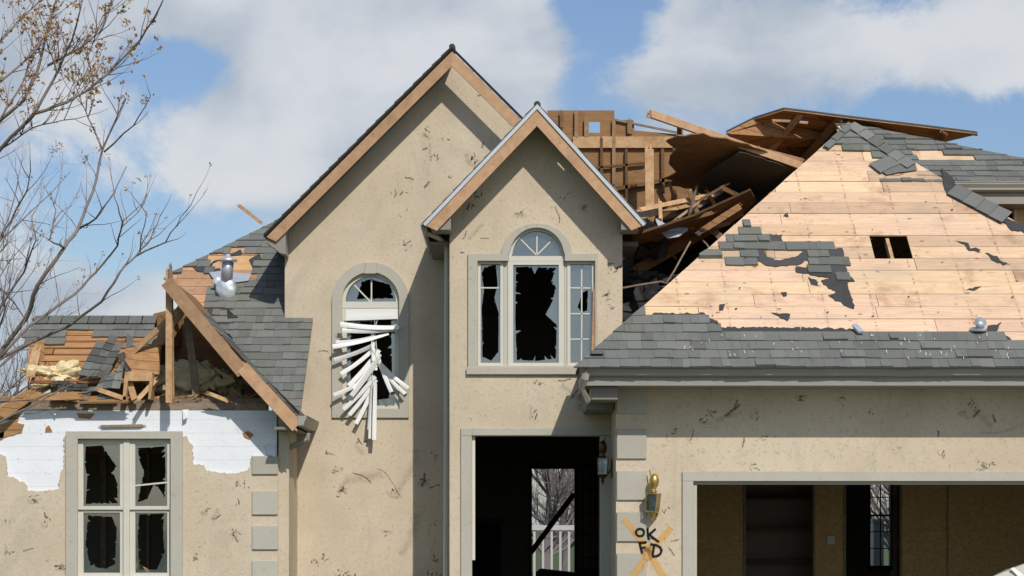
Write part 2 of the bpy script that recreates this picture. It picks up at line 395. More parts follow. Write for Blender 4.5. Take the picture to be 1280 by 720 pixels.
def arc(cx, cy, r, a0, a1, n=16, ry=None):
    ry = ry or r
    return [(cx + r * math.cos(R(a0 + (a1 - a0) * i / n)), cy - ry * math.sin(R(a0 + (a1 - a0) * i / n))) for i in range(n + 1)]
def jag(pts, amp=2.5, step=6, seed=1):
    r = random.Random(seed); out = []
    for i in range(len(pts)):
        a, b = pts[i], pts[(i + 1) % len(pts)]; L = math.hypot(b[0] - a[0], b[1] - a[1]); n = max(1, int(L / step))
        for j in range(n):
            t = j / n; out.append((a[0] + (b[0] - a[0]) * t + r.uniform(-amp, amp), a[1] + (b[1] - a[1]) * t + r.uniform(-amp, amp)))
    return out
rect = lambda x0, y0, x1, y1: [(x0, y0), (x1, y0), (x1, y1), (x0, y1)]

# ------------------------------------------------------------------ the setting
g = MB(); n = 12
g.add([(-1500, -600, 0), (1500, -600, 0), (1500, 2400, 0), (-1500, 2400, 0)], [(0, 1, 2, 3)]); go = g.build('ground', 'grass'); go['kind'] = 'structure'
g = MB(); g.add([(1.9, -26, .004), (8.6, -26, .004), (8.6, -2.85, .004), (1.9, -2.85, .004)], [(0, 1, 2, 3)]); go = g.build('driveway', 'drive'); go['kind'] = 'structure'

# ------------------------------------------------------------------ the house
H = thing('damaged_house', (0, 0, 0), 'tan stucco two storey house with its roof torn open by a storm', 'house')
PT = -1.55; PL = -1.1; PG = -2.8            # front planes: tower, left wing, garage
BOT = 900                                    # below the picture: walls run to the ground
def zpy(z, Y): return HY - (z - CZ) * F / (Y - CY)
gy = lambda Y: zpy(0, Y)

# --- tall gable wall
arch_hole = [(428, 514), (428, 376)] + arc(464, 376, 36, 180, 0, 18) + [(500, 514)]
mb = MB(); mb.slab([(356, gy(0)), (356, 287), (565, 78), (774, 287), (774, gy(0))], 0, .18, [arch_hole, [(568, gy(0) - 3), (568, 300), (768, 300), (768, gy(0) - 3)]])
mb.build('gable_wall', 'stucco', H)
# --- tower
trip_hole = [(597, 457), (597, 326), (635, 326), (635, 318)] + arc(671, 318, 34, 180, 0, 18)[1:-1] + [(706, 318), (706, 326), (744, 326), (744, 457)]
mb = MB(); mb.slab([(562, gy(PT)), (562, 266), (670, 152), (778, 266), (778, gy(PT))], PT, .16, [trip_hole, rect(590, 545, 750, gy(PT) - 36)])
mb.box((-.818, PT + .16, 0), (-.66, 0 - .002, 5.62)); mb.box((1.29, PT + .16, 0), (1.448, -.002, 5.62))
mb.build('tower_wall', 'stucco', H)
# --- garage
mb = MB(); mb.slab([(770, gy(PG)), (770, 483), (1420, 483), (1420, gy(PG))], PG, .16, [rect(866, 602, 1406, gy(PG) - 2)])
mb.box((1.30, PG + .16, 0), (1.446, PT - .002, 3.32))
mb.build('garage_wall', 'stucco', H)
# --- left wing: white sheathing behind a torn stucco coat
win_hole = rect(97, 547, 213, 722)
mb = MB(); mb.slab([(-60, gy(PL)), (-60, 513), (346, 513), (346, gy(PL))], PL + .035, .14, [win_hole]); mb.build('sheathing', 'white', H)
edge = [(-60, 560), (0, 567), (6, 569), (9, 595), (20, 599), (32, 605), (36, 613), (50, 614), (73, 612), (76, 590), (80, 585), (80, 545), (232, 545), (240, 556), (242, 580), (254, 582), (259, 588), (275, 591), (291, 592), (307, 589), (313, 582), (315, 569), (346, 571)]
def jag_open(pts, amp, step, seed):
    r = random.Random(seed); out = []
    for a, b in zip(pts, pts[1:]):
        n_ = max(1, int(math.hypot(b[0] - a[0], b[1] - a[1]) / step))
        for j in range(n_): out.append((a[0] + (b[0] - a[0]) * j / n_ + r.uniform(-amp, amp), a[1] + (b[1] - a[1]) * j / n_ + r.uniform(-amp, amp)))
    return out + [pts[-1]]
mb = MB(); mb.slab(jag_open(edge, 1.2, 2.6, 3) + [(348, 571), (348, gy(PL)), (-60, gy(PL))], PL, .03, [win_hole])
mb.box((-3.118, PL + .032, 0), (-2.98, -.002, 3.05)); mb.build('wing_wall', 'stucco', H)
mb = MB()
for pts in ([(0, 530), (14, 526), (30, 531), (27, 541), (12, 545), (0, 549)], [(-4, 541), (5, 539), (4, 549), (-4, 551)], [(57, 534), (61, 531), (65, 539), (57, 540)], [(303, 541), (310, 538), (317, 543), (312, 549), (305, 546)], [(96, 516), (118, 517), (112, 524), (98, 522)], [(0, 517), (26, 517), (22, 527), (6, 524)]):
    mb = MB(); mb.slab(jag(pts, .6, 5, 5), PL + .022, .012); mb.build('torn_backing', 'oldwood', H)
for (q_) in ([(228, 512), (236, 512), (234, 522), (229, 525)], [(60, 512), (74, 512), (69, 519)], [(330, 556), (345, 553), (344, 572), (336, 568)]): mb = MB(); mb.prism([W(x, y, PL + (.02 if k < 2 else -.05)) for k, (x, y) in enumerate(q_)], (0, .004, 0), tint=.9); mb.build('wrap_flap', 'white', H)
mb = MB(); mb.beam(W(128, 533, PL + .01), W(178, 532, PL + .01), .035, .03, ragged=.02); mb.build('batten', 'greywood', H)

# --- top plate of the wing
mb = MB(); mb.box(W(-40, 512.5, PL + .03), W(336, 505, PL + .2)); mb.box(W(-20, 504.6, PL + .06), W(334, 499, PL + .2), .8)
mb.build('top_plate', 'greywood', H)

# --- interiors
mb = MB()
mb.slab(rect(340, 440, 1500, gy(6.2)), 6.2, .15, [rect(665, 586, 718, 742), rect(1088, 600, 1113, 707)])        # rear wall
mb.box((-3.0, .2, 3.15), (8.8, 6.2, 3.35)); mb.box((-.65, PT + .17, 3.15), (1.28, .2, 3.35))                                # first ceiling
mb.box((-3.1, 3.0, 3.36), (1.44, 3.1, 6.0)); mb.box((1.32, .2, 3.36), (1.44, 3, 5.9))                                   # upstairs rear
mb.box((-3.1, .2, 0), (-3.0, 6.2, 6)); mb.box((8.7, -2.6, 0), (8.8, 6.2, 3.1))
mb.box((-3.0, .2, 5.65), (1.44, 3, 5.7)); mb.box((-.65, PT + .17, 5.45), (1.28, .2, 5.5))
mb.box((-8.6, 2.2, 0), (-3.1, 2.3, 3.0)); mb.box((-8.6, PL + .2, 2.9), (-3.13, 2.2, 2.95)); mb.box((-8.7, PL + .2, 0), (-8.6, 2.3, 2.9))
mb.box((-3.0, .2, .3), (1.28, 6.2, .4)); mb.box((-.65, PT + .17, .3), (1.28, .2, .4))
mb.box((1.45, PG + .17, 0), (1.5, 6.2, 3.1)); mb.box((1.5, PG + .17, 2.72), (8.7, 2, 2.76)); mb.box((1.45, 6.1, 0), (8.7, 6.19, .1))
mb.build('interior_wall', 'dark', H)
mb = MB(); mb.slab([(126, 560), (133, 560), (133, 760), (126, 760)], 1.2, .08); mb.build('interior_stud', 'greywood', H)
mb = MB(); mb.slab([(183, 560), (187, 560), (187, 760), (183, 760)], 1.2, .08); mb.build('interior_stud', 'greywood', H)
mb = MB(); mb.beam(W(160, 700, .1), W(195, 722, .2), .08, .04); mb.build('fallen_stud', 'lumber', H)
# garage rear partition of OSB, with a shelf niche and a doorway
mb = MB(); mb.slab([(780, 560), (1440, 560), (1440, gy(2)), (780, gy(2))], 2.0, .1, [rect(932, 590, 1016, 770), rect(1057, 592, 1125, gy(2) - 2)]); mb.build('partition', 'osb', H)
mb = MB(); mb.box((1.52, 2.1, 0), (8.6, 2.15, 2.7)) if False else None
mb = MB(); mb.box(W(925, 580, 2.75), W(1022, 790, 2.8)); mb.build('niche_back', 'dark', H)
for y in (622, 660, 700): mb = MB(); mb.box(W(933, y, 2.3), W(1015, y + 3, 2.74)); mb.build('shelf', 'brownframe', H)
for x in (930, 1016.5, 1055, 1125.5, 1184): mb = MB(); mb.box(W(x, 590, 1.97), W(x + (2.2 if x < 1180 else 1), 770, 1.996)); mb.build('panel_edge', 'greywood', H)
mb = MB(); mb.box(W(1034, 670, 1.97), W(1043, 680, 1.996)); mb.build('switch_plate', 'panelw', H)
mb = MB(); mb.box(W(1113.5, 590, 6.14), W(1121, 760, 6.19)); mb.build('door_jamb', 'panelw', H)

# --- openings: entry casing, inner glazed door, garage casing
mb = MB()
mb.box(W(576, 535, PT - .03), W(590, 545, PT - .002)); mb.box(W(576, 545, PT - .03), W(589.6, gy(PT) - 36, PT - .002)); mb.box(W(590, 535, PT - .03), W(766, 544.5, PT - .002)); mb.box(W(751, 545, PT - .03), W(764, gy(PT) - 36, PT - .002))
mb.build('door_casing', 'trim', H, bevel=.006)
mb = MB(); mb.box(W(590.3, 545.2, PT + .04), W(594, 700, PT + .12), 1.1); mb.build('door_stop', 'vinyl', H)
mb = MB()
for r_ in (rect(661, 582, 665, 742), rect(718, 582, 723, 742), rect(661, 579, 752, 586), rect(748, 586, 752, 742)): mb.slab(r_, 6.12, .07)
for x in (728, 737, 743): mb.slab(rect(x, 586, x + 1.4, 742), 6.13, .03)
for y in (612, 640, 668, 696): mb.slab(rect(723, y, 748, y + 1.6), 6.14, .03)
mb.slab(rect(723, 710, 748, 742), 6.125, .05)
mb.build('inner_door_frame', 'brownframe', H)
mb = MB()
for r_ in (rect(1086, 600, 1088.3, 712), rect(1113, 600, 1115, 712), rect(1086, 707, 1115, 713)): mb.slab(r_, 6.12, .06)
mb.slab(rect(1100, 600, 1101.4, 708), 6.13, .03)
for y in (621, 643, 664, 685): mb.slab(rect(1088, y, 1113, y + (2.4 if y == 643 else 1.2)), 6.135, .03)
mb.build('rear_window_frame', 'brownframe', H)
mb = MB(); mb.box(W(853, 589, PG - .03), W(1420, 601.5, PG - .002)); mb.box(W(853, 601.5, PG - .03), W(866.5, gy(PG), PG - .002))
mb.build('garage_casing', 'trim', H, bevel=.006)
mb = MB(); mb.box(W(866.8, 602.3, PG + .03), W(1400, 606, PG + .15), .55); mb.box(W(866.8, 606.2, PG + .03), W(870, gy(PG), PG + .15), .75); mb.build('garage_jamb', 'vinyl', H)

# --- quoins
def quoin(x0, x1, y0, y1, Y):
    m = MB(); m.box(W(x0, y0, Y - .028), W(x1, y1, Y - .001), rnd.uniform(.9, 1.06)); m.build('quoin', 'trim', H, bevel=.008)
for i in range(7): quoin(315, 347.5, 570 + 43.5 * i, 570 + 43.5 * i + 30 - (7 if i == 0 else 0), PL)
QG = []
for i in range(7):
    y0 = 485 + 51.6 * i; quoin(771, 808, y0, y0 + (32 if i == 0 else 37), PG); QG.append((W(771, y0, PG - .028), W(808, y0 + 37, PG - .028)))

# --- windows
def shards(pts, seed):             # hole outline with straight fracture edges and sharp teeth
    r = random.Random(seed * 7 + 1); cx = sum(p[0] for p in pts) / len(pts); cy = sum(p[1] for p in pts) / len(pts); out = []
    for i in range(len(pts)):
        a, b = pts[i], pts[(i + 1) % len(pts)]; L = math.hypot(b[0] - a[0], b[1] - a[1]); out.append(a); t = r.uniform(.1, .3)
        while t < .92 and L > 7:
            x, y = a[0] + (b[0] - a[0]) * t, a[1] + (b[1] - a[1]) * t; k = r.choice((0, .05, .1, .22)) * min(1, L / 20); w_ = r.uniform(1.0, 3.0) / L
            out += [(a[0] + (b[0] - a[0]) * (t - w_), a[1] + (b[1] - a[1]) * (t - w_)), (x + (cx - x) * k + r.uniform(-.5, .5), y + (cy - y) * k * .35 + r.uniform(-1, 1)), (a[0] + (b[0] - a[0]) * (t + w_ * .6), a[1] + (b[1] - a[1]) * (t + w_ * .6))]
            t += w_ * 1.7 + r.uniform(2, 12) / L
    return out
def pane(parent, outer, Y, hole=None, seed=1, amp=2.2, step=5, name='pane'):
    m = MB(); m.slab(outer, Y, .004, [shards(hole, seed)] if hole else ()); return m.build(name, 'glass', parent)
def frame_rect(m, x0, y0, x1, y1, w, Y, th, tint=1.0):
    m.slab(rect(x0, y0, x1, y1), Y, th, [rect(x0 + w, y0 + w, x1 - w, y1 - w)], tint)
# arched window of the tall gable
m = MB(); outer = [(415, 522), (415, 376)] + arc(463, 376, 48, 180, 0, 24) + [(511, 522)]
inner = [(427, 511), (427, 376)] + arc(463, 376, 36, 180, 0, 24) + [(499.5, 511)]
m.slab(outer, -.035, .033, [inner]); w1 = m.build('window', 'trim', H, bevel=.006); w1['label'] = 'arched window with tattered blinds'
m = MB(); m.slab([(455, 342), (457, 328), (472, 328), (470, 342)], -.055, .05); m.build('keystone', 'trim', w1, bevel=.005)
m = MB(); m.slab([(427.5, 385), (427.5, 376)] + arc(463.5, 376, 36, 180, 0, 24) + [(499.4, 385)], .03, .07, [[(432, 377)] + arc(463.5, 377, 31.5, 180, 0, 20)[1:-1] + [(495, 377)]])
frame_rect(m, 427.5, 385.5, 499.4, 513, 6, .03, .07)
m.build('sash', 'vinyl', w1)
m = MB(); m.beam(W(464.5, 377, .07), W(464.5, 346, .07), .02, .012); m.beam(W(463, 377, .07), W(441, 354, .07), .02, .012); m.build('muntin', 'vinyl', w1)
pane(w1, [(432, 377)] + arc(463.5, 377, 31.5, 180, 0, 20)[1:-1] + [(495, 377)], .075, [(446, 374), (452, 352), (463, 349), (488, 356), (492, 373)], 3, 1.8)
pane(w1, rect(433, 391, 494, 507), .075, [(438, 404), (489, 396), (490, 470), (486, 498), (456, 502), (438, 480)], 4, 2.5)
# triple window of the tower
m = MB()
outer = [(585, 468), (585, 317), (627, 317)] + arc(671, 318, 44, 178, 2, 22, 39) + [(715, 317), (747, 317), (747, 468)]
inn = [(597, 457.5), (597, 326), (635.5, 326), (635.5, 318)] + arc(671, 318, 33.5, 180, 0, 20)[1:-1] + [(706, 318), (706, 326), (744, 326), (744, 457.5)]
m.slab(outer, PT - .035, .033, [inn]); w2 = m.build('window', 'trim', H, bevel=.006); w2['label'] = 'three part window with arched centre light'
m = MB(); m.box(W(583, 459, PT - .05), W(749, 468, PT - .037)); m.build('sill', 'trim', w2, bevel=.005)
m = MB()
Y2 = PT + .03
for (x0, x1, w) in ((597.3, 629, 3.5), (635, 705, 6.5), (709, 743.8, 4)):
    m.slab(rect(x0, 326.5, x1, 457.5), Y2, .07, [rect(x0 + w, 330 if x1 - x0 < 60 else 331, x1 - w, 453.5)])
m.slab(rect(629.2, 326.5, 634.8, 457.5), Y2 + .015, .04, tint=.8); m.slab(rect(705.2, 326.5, 708.8, 457.5), Y2 + .015, .04, tint=.8)
m.slab([(635.8, 326.3), (635.8, 318)] + arc(671, 318, 33.2, 180, 0, 20)[1:-1] + [(705.8, 318), (705.8, 326.3)], Y2, .07, [[(639.5, 320)] + arc(671, 319, 30.5, 176, 4, 18) + [(702.5, 320)]])
m.build('sash', 'vinyl', w2)
m = MB(); Yg = Y2 + .045
for a in (45, 90, 135): m.beam(W(671, 319, Yg), W(671 + 30 * math.cos(R(a)), 319 - 30 * math.sin(R(a)), Yg), .017, .012)
m.beam(W(601, 360, Yg), W(625.5, 360, Yg), .017, .012); m.beam(W(727, 331, Yg), W(727, 453, Yg), .017, .012)
for y in (360, 392, 424): m.beam(W(713, y, Yg), W(740, y, Yg), .017, .012)
m.build('muntin', 'vinyl', w2)
pane(w2, [(639.5, 320)] + arc(671, 319, 30.5, 176, 4, 18) + [(702.5, 320)], Yg + .008)
pane(w2, rect(600.8, 330, 625.5, 453.5), Yg + .008, [(606, 334), (620, 330.5), (622, 356), (618, 372), (623.5, 392), (623, 440), (614, 451), (603, 446), (602, 384), (605, 362), (601.8, 342)], 7, 1.3)
pane(w2, rect(641.5, 331, 698.5, 453.5), Yg + .008, [(645, 334), (664, 333), (668, 342), (673, 334), (695, 335), (690, 350), (695, 360), (690, 378), (682, 393), (696, 406), (695, 448), (672, 451), (646, 450), (644, 400)], 8, 1.8)
pane(w2, rect(713, 330, 739.8, 453.5), Yg + .008, [(728, 366), (735, 362), (734, 388), (728, 391), (722, 384)], 9, 1.6)
m = MB(); m.beam(W(741, 452, Y2 - .03), W(744, 362, Y2 - .03), .05, .03, ragged=.02); m.build('splintered_jamb', 'fascia', w2)
# double window of the wing
m = MB(); m.slab(rect(82, 539, 228, 738), PL - .035, .033, [rect(97, 548.5, 213, 722)]); w3 = m.build('window', 'trim', H, bevel=.006); w3['label'] = 'tall double window with smashed panes'
# outer casing ends right at 213..228
m = MB(); Y3 = PL + .04
for (x0, x1) in ((97.2, 154), (162, 213)):
    m.slab(rect(x0, 549, x1, 637), Y3, .05, [rect(x0 + 7, 555, x1 - 4, 632.5)]); m.slab(rect(x0, 637.2, x1, 722), Y3 + .03, .05, [rect(x0 + 7, 640.5, x1 - 4, 716)])
m.slab(rect(154.2, 549, 161.8, 722), Y3 - .02, .09, tint=.98)
m.build('sash', 'vinyl', w3)
Yp = Y3 + .05
pane(w3, rect(104, 555, 150, 632.5), Yp - .02, [(107, 558), (128, 557), (140, 575), (146, 583), (141, 590), (147, 605), (147, 629), (107, 630), (109, 598), (106, 580)], 11, 2.4)
pane(w3, rect(169, 555, 209, 632.5), Yp - .02, [(172, 560), (206, 558), (207, 590), (206, 622), (198, 609), (192, 606), (184, 624), (172, 628), (176, 606), (180, 590), (174, 575)], 12, 2)
pane(w3, rect(104, 640.5, 150, 716), Yp + .01, [(110, 644), (140, 646), (146, 660), (144, 705), (130, 712), (112, 706), (107, 680)], 13, 2.4)
pane(w3, rect(169, 640.5, 209, 716), Yp + .01, [(174, 643), (205, 642), (204, 670), (206, 690), (196, 712), (174, 712), (172, 670)], 14, 2.4)
m = MB(); m.beam(W(169, 607, Yp - .04), W(209, 603, Yp - .04), .022, .012); m.build('muntin', 'vinyl', w3)

# ------------------------------------------------------------------ roofs
def lay_shingles(pl, mb, include, exclude=(), conv=None, Y0=None, Y1=None, X0=None, X1=None, expo=.185, h0=.012, base=1.0, seed=1, ragged=0, skip=0):
    r = random.Random(seed); e = expo / pl.L; k = 0; Y = Y0
    while Y < Y1:
        x = X0 - r.random() * .3
        while x < X1:
            w = r.choice((.1, .14, .18, .24, .3)); x2 = x + w; cx, cy = (x + x2) / 2, Y + e / 2
            ok = any(inside((cx + r.uniform(-ragged, ragged), cy), p) for p in include) and not any(inside((cx, cy), p) for p in exclude) and not r.random() < skip
            if ok:
                poly = [(x + .001, Y - .014 * r.random()), (x2 - .001, Y - .014 * r.random()), (x2 - .001, Y + e + .012), (x + .001, Y + e + .012)]
                if conv: poly = clip(poly, conv)
                if len(poly) > 2:
                    t = base * r.choice((.84, .92, .96, 1, 1.02, 1.05, 1.12)); th = r.choice((.012, .02))
                    if r.random() < .05: th += r.uniform(.01, .03)
                    hh = lambda p: h0 + th * (1 - min(1, max(0, (p[1] - Y) / e))) + .002
                    top = [pl.at(p[0], p[1], hh(p)) for p in poly]; bot = [pl.at(p[0], p[1], h0 - .006) for p in poly]
                    m_ = len(poly); tt = (t, t * r.uniform(.98, 1.03), t * r.uniform(.94, 1.02))
                    mb.add(top + bot, [list(range(m_))] + [[i, i + m_, (i + 1) % m_ + m_, (i + 1) % m_] for i in range(m_)], tt)
            x = x2
        Y += e; k += 1
def lay_boards(pl, mb, conv, Y0, Y1, X0, X1, bh=.28, th=.02, exclude=(), base=1.0, seed=1, include=None, gap=.004, h=0, Lr=(1.3, 3.6), warm=0):
    r = random.Random(seed); e = bh / pl.L; Y = Y0
    while Y < Y1:
        x = X0 - r.random() * 1.5
        while x < X1:
            L = r.uniform(*Lr); pieces = [(x, min(x + L, X1 + .2))]
            for (ex0, ey0, ex1, ey1) in exclude:
                if Y < ey1 - e * .3 and Y + e > ey0 + e * .3:
                    q = []
                    for (a, b) in pieces:
                        if b <= ex0 or a >= ex1: q.append((a, b)); continue
                        if a < ex0: q.append((a, ex0))
                        if b > ex1: q.append((ex1, b))
                    pieces = q
            u = r.choice((r.uniform(.74, .9), r.uniform(.9, 1.12), r.uniform(.95, 1.12))); t = (base * u, base * u * (1 - warm * r.random()), base * u * (1 - 1.6 * warm * r.random()))
            dh = r.uniform(-.003, .004)
            for (a, b) in pieces:
                poly = [(a + gap / 2, Y + gap / 2), (b - gap / 2, Y + gap / 2), (b - gap / 2, Y + e - gap / 2), (a + gap / 2, Y + e - gap / 2)]
                if conv: poly = clip(poly, conv)
                if len(poly) < 3: continue
                c = (sum(p[0] for p in poly) / len(poly), sum(p[1] for p in poly) / len(poly))
                if include and not inside(c, include): continue
                mb.prism([pl.at(p[0], p[1], h + dh) for p in poly], -pl.n * th, tint=t)
            x += L
        Y += e
def patch(pl, mb, px, h, th=.005, tint=1.0, j=.8, seed=1, step=7):
    mb.prism([pl.at(*pl.un(x, y), h) for x, y in jag(px, j, step, seed)], pl.n * th, tint=tint)

# garage roof G ------------------------------------------------
G = Plane(-3.55, 3.57, .84)
A = (.825, -3.52); P = (4.84, 1.03); B = (9.05, -3.52)
tri = ccw([A, P, B])
hx0, hy0 = G.un(1093, 319); hx1, hy1 = G.un(1135, 302)
mb = MB(); lay_boards(G, mb, tri, -3.44, 1.03, .8, 9.0, exclude=[(hx0, hy0, hx1, hy1)], seed=5, gap=.007, warm=.06)
mb.build('roof_deck', 'pine', H)
mb = MB(); xx = G.un(1111, 310)[0]; mb.prism([G.at(xx, hy0 - .1, -.03), G.at(xx + .045, hy0 - .1, -.03), G.at(xx + .045, hy1 + .1, -.03), G.at(xx, hy1 + .1, -.03)], -G.n * .1); mb.build('rafter', 'lumber', H)
low = G.poly([(680, 475), (700, 450), (800, 375), (812, 391), (880, 392), (896, 401), (896, 412), (1000, 412), (1080, 416), (1160, 416), (1218, 421), (1240, 408), (1256, 420), (1285, 432), (1330, 434), (1330, 470)])
mid = G.poly([(884, 322), (930, 278), (975, 296), (976, 312), (925, 316), (905, 326)])
mid2 = G.poly([(1040, 352), (1058, 352), (1066, 382), (1046, 380), (1040, 368)]); mid3 = G.poly([(996, 322), (1040, 318), (1058, 336), (1056, 346), (1030, 340), (1000, 336)])
cap = G.poly([(1038, 176), (1062, 152), (1110, 186), (1140, 214), (1112, 203), (1092, 196), (1075, 190), (1055, 188)])
mb = MB()
lay_shingles(G, mb, [low], conv=ccw([(A[0] - .09, A[1] - .1), P, (B[0] + .09, B[1] - .1)]), Y0=-3.60, Y1=-1.9, X0=.7, X1=8.6, seed=3)
lay_shingles(G, mb, [G.poly([(884, 318), (930, 292), (1052, 306), (1064, 352), (1040, 352), (1010, 330), (930, 330), (888, 326)])], exclude=[G.poly([(950, 310), (1004, 311), (998, 326), (958, 326)])], conv=tri, Y0=-3.56 + .185 / G.L * 10, Y1=0, X0=2, X1=6.4, seed=14, skip=.45)
lay_shingles(G, mb, [mid, mid2, mid3, cap], conv=tri, Y0=-3.56 + .185 / G.L * 14, Y1=1.1, X0=2, X1=6.4, seed=4, base=1.0)
mb.build('shingles', 'shingle', H)
mb = MB()
for i, p in enumerate([
    [(815, 392), (880, 392), (884, 400), (812, 401)], [(896, 410), (1000, 410), (1001, 419), (896, 419)], [(1000, 410), (1065, 412), (1080, 419), (1000, 420)],
    [(1080, 416), (1225, 416), (1225, 422), (1080, 421)], [(1235, 409), (1252, 404), (1248, 412), (1234, 420)], [(1222, 411), (1240, 412), (1262, 424), (1285, 432), (1285, 440), (1240, 424)],
    [(930, 294), (977, 294), (978, 303), (1026, 303), (1027, 310), (1052, 311), (1054, 318), (1060, 346), (1066, 350), (1064, 352), (1050, 346), (1043, 350), (1030, 340), (1028, 332), (1012, 326), (1006, 327), (1000, 331), (976, 334), (958, 332), (946, 326), (930, 323), (928, 315), (954, 312), (958, 322), (972, 327), (994, 322), (1004, 316), (1000, 310), (976, 312), (930, 309)],
    [(995, 335), (1036, 336), (1044, 343), (1062, 345), (1068, 352), (1059, 353), (1006, 342), (996, 342)],
    [(1027, 350), (1046, 350), (1058, 348), (1068, 386), (1058, 385), (1052, 377), (1044, 376), (1035, 370), (1046, 366), (1029, 357)],
    [(1010, 347), (1020, 350), (1022, 358), (1013, 356)], [(930, 323), (944, 322), (944, 330), (932, 332)],
    [(1193, 302), (1210, 304), (1214, 311), (1224, 312), (1223, 316), (1212, 315), (1206, 306)], [(1231, 317), (1246, 321), (1251, 327), (1258, 328), (1263, 333), (1250, 330), (1240, 326)],
    [(1212, 361), (1226, 360), (1219, 364), (1208, 363)], [(977, 366), (983, 365), (984, 371), (979, 371)], [(898, 383), (905, 382), (903, 388), (898, 388)], [(964, 392), (987, 394), (985, 401), (976, 398)],
    [(868, 292), (872, 290), (880, 292), (874, 297)], [(980, 270), (984, 268), (986, 272)], [(1176, 210), (1198, 230), (1202, 238), (1232, 252), (1262, 276), (1286, 284), (1290, 293), (1262, 288), (1258, 280), (1228, 264), (1205, 253), (1192, 244), (1184, 244), (1180, 232)],
    [(896, 402), (882, 396), (884, 402), (897, 408)],
]): mb = MB(); patch(G, mb, p, .006 + .0004 * i, .004, tint=1 if i != 6 else 1.3, j=1.3, seed=i, step=3.5); mb.build('felt_remnant', 'felt', H)
mb = MB()
for i in range(34):
    x, y = rnd.uniform(860, 1270), rnd.uniform(250, 405); s_ = rnd.uniform(.3, 1.3)
    if inside(G.un(x, y), G.poly([(830, 395), (1060, 190), (1270, 300), (1270, 405)])): patch(G, mb, [(x, y), (x + s_ * 2.4, y - s_ * .3), (x + s_ * 2.2, y + s_ * .6), (x + s_ * .3, y + s_)], .018, .003, .8, .2, i)
mb.build('felt_scraps', 'felt', H)['kind'] = 'stuff'
mb = MB()
for i, p in enumerate([[(1088, 206), (1115, 198), (1143, 204), (1146, 214), (1108, 220)], [(1086, 208), (1120, 196), (1145, 203), (1120, 213), (1103, 220)]][:1] + [[(1086, 207), (1112, 197), (1136, 202), (1100, 219)]]): patch(G, mb, p, .022 + .012 * i, .005, .95 + .1 * i, .5, i)
def caprow(pts, n, w, h, mb, pl, seed):           # ridge cap shingles along a hip
    r = random.Random(seed); (x0, y0), (x1, y1) = pl.un(*pts[0]), pl.un(*pts[1])
    a = Vector((x0, y0, 0)); b = Vector((x1, y1, 0)); d = (b - a).normalized(); u = Vector((d.y, -d.x, 0))
    if u.y > 0: u = -u
    for i in range(n):
        p, q = a.lerp(b, i / n), a.lerp(b, (i + 1.15) / n); t = r.uniform(.85, 1.3)
        mb.prism([pl.at(p.x, p.y, h), pl.at(q.x, q.y, h + .02), pl.at(*(q + u * w).xy, h + .012), pl.at(*(p + u * w).xy, h)], pl.n * .008, tint=t)
caprow([(1068, 155), (1142, 206)], 6, .17, .03, mb, G, 2)
caprow([(1196, 233), (1262, 268)], 4, .26, .03, mb, G, 3)
caprow([(1060, 156), (1030, 184)], 3, .1, .03, mb, G, 4)
mb.build('ridge_cap', 'shingle', H)
# side slopes of the garage roof
zA = G.at(*A).z; zP = G.at(*P).z
mb = MB(); 
mb.prism([Vector((A[0] + .03, A[1] + .03, zA - .03)), Vector((P[0], P[1] + .03, zP - .03)), Vector((P[0], 3.0, zP - .03)), Vector((1.55, 3.0, zA + (1.55 - A[0]) * .95 - .03)), Vector((1.55, PT, zA + (1.55 - A[0]) * .95 - .03)), Vector((A[0] + .03, PT, zA - .03))], Vector((.69, 0, -.72)) * .02)
mb.build('side_deck', 'oldwood', H)
mb = MB(); mb.prism([Vector((B[0] - .03, B[1] + .03, zA - .04)), Vector((P[0] + .01, P[1] + .02, zP - .04)), Vector((P[0] + .01, 3.0, zP - .04)), Vector((B[0] - .03, 3.0, zA - .04))], Vector((-.67, 0, -.74)) * .02)
mb.build('side_deck', 'oldwood', H)
# left slope shingled eave strip near the tower
mb = MB()
for i in range(3):
    for j in range(6):
        y0 = -3.5 + j * .33; x0 = A[0] + i * .14; z0 = zA + (x0 - A[0]) * .95
        if y0 + .3 < PT and x0 + .14 - A[0] < (y0 - A[1]) + .35: mb.box((x0, y0, z0 - .02), (x0 + .15, y0 + .32, z0 + .02), rnd.uniform(.7, 1.1))
mb.build('shingles', 'shingle', H)

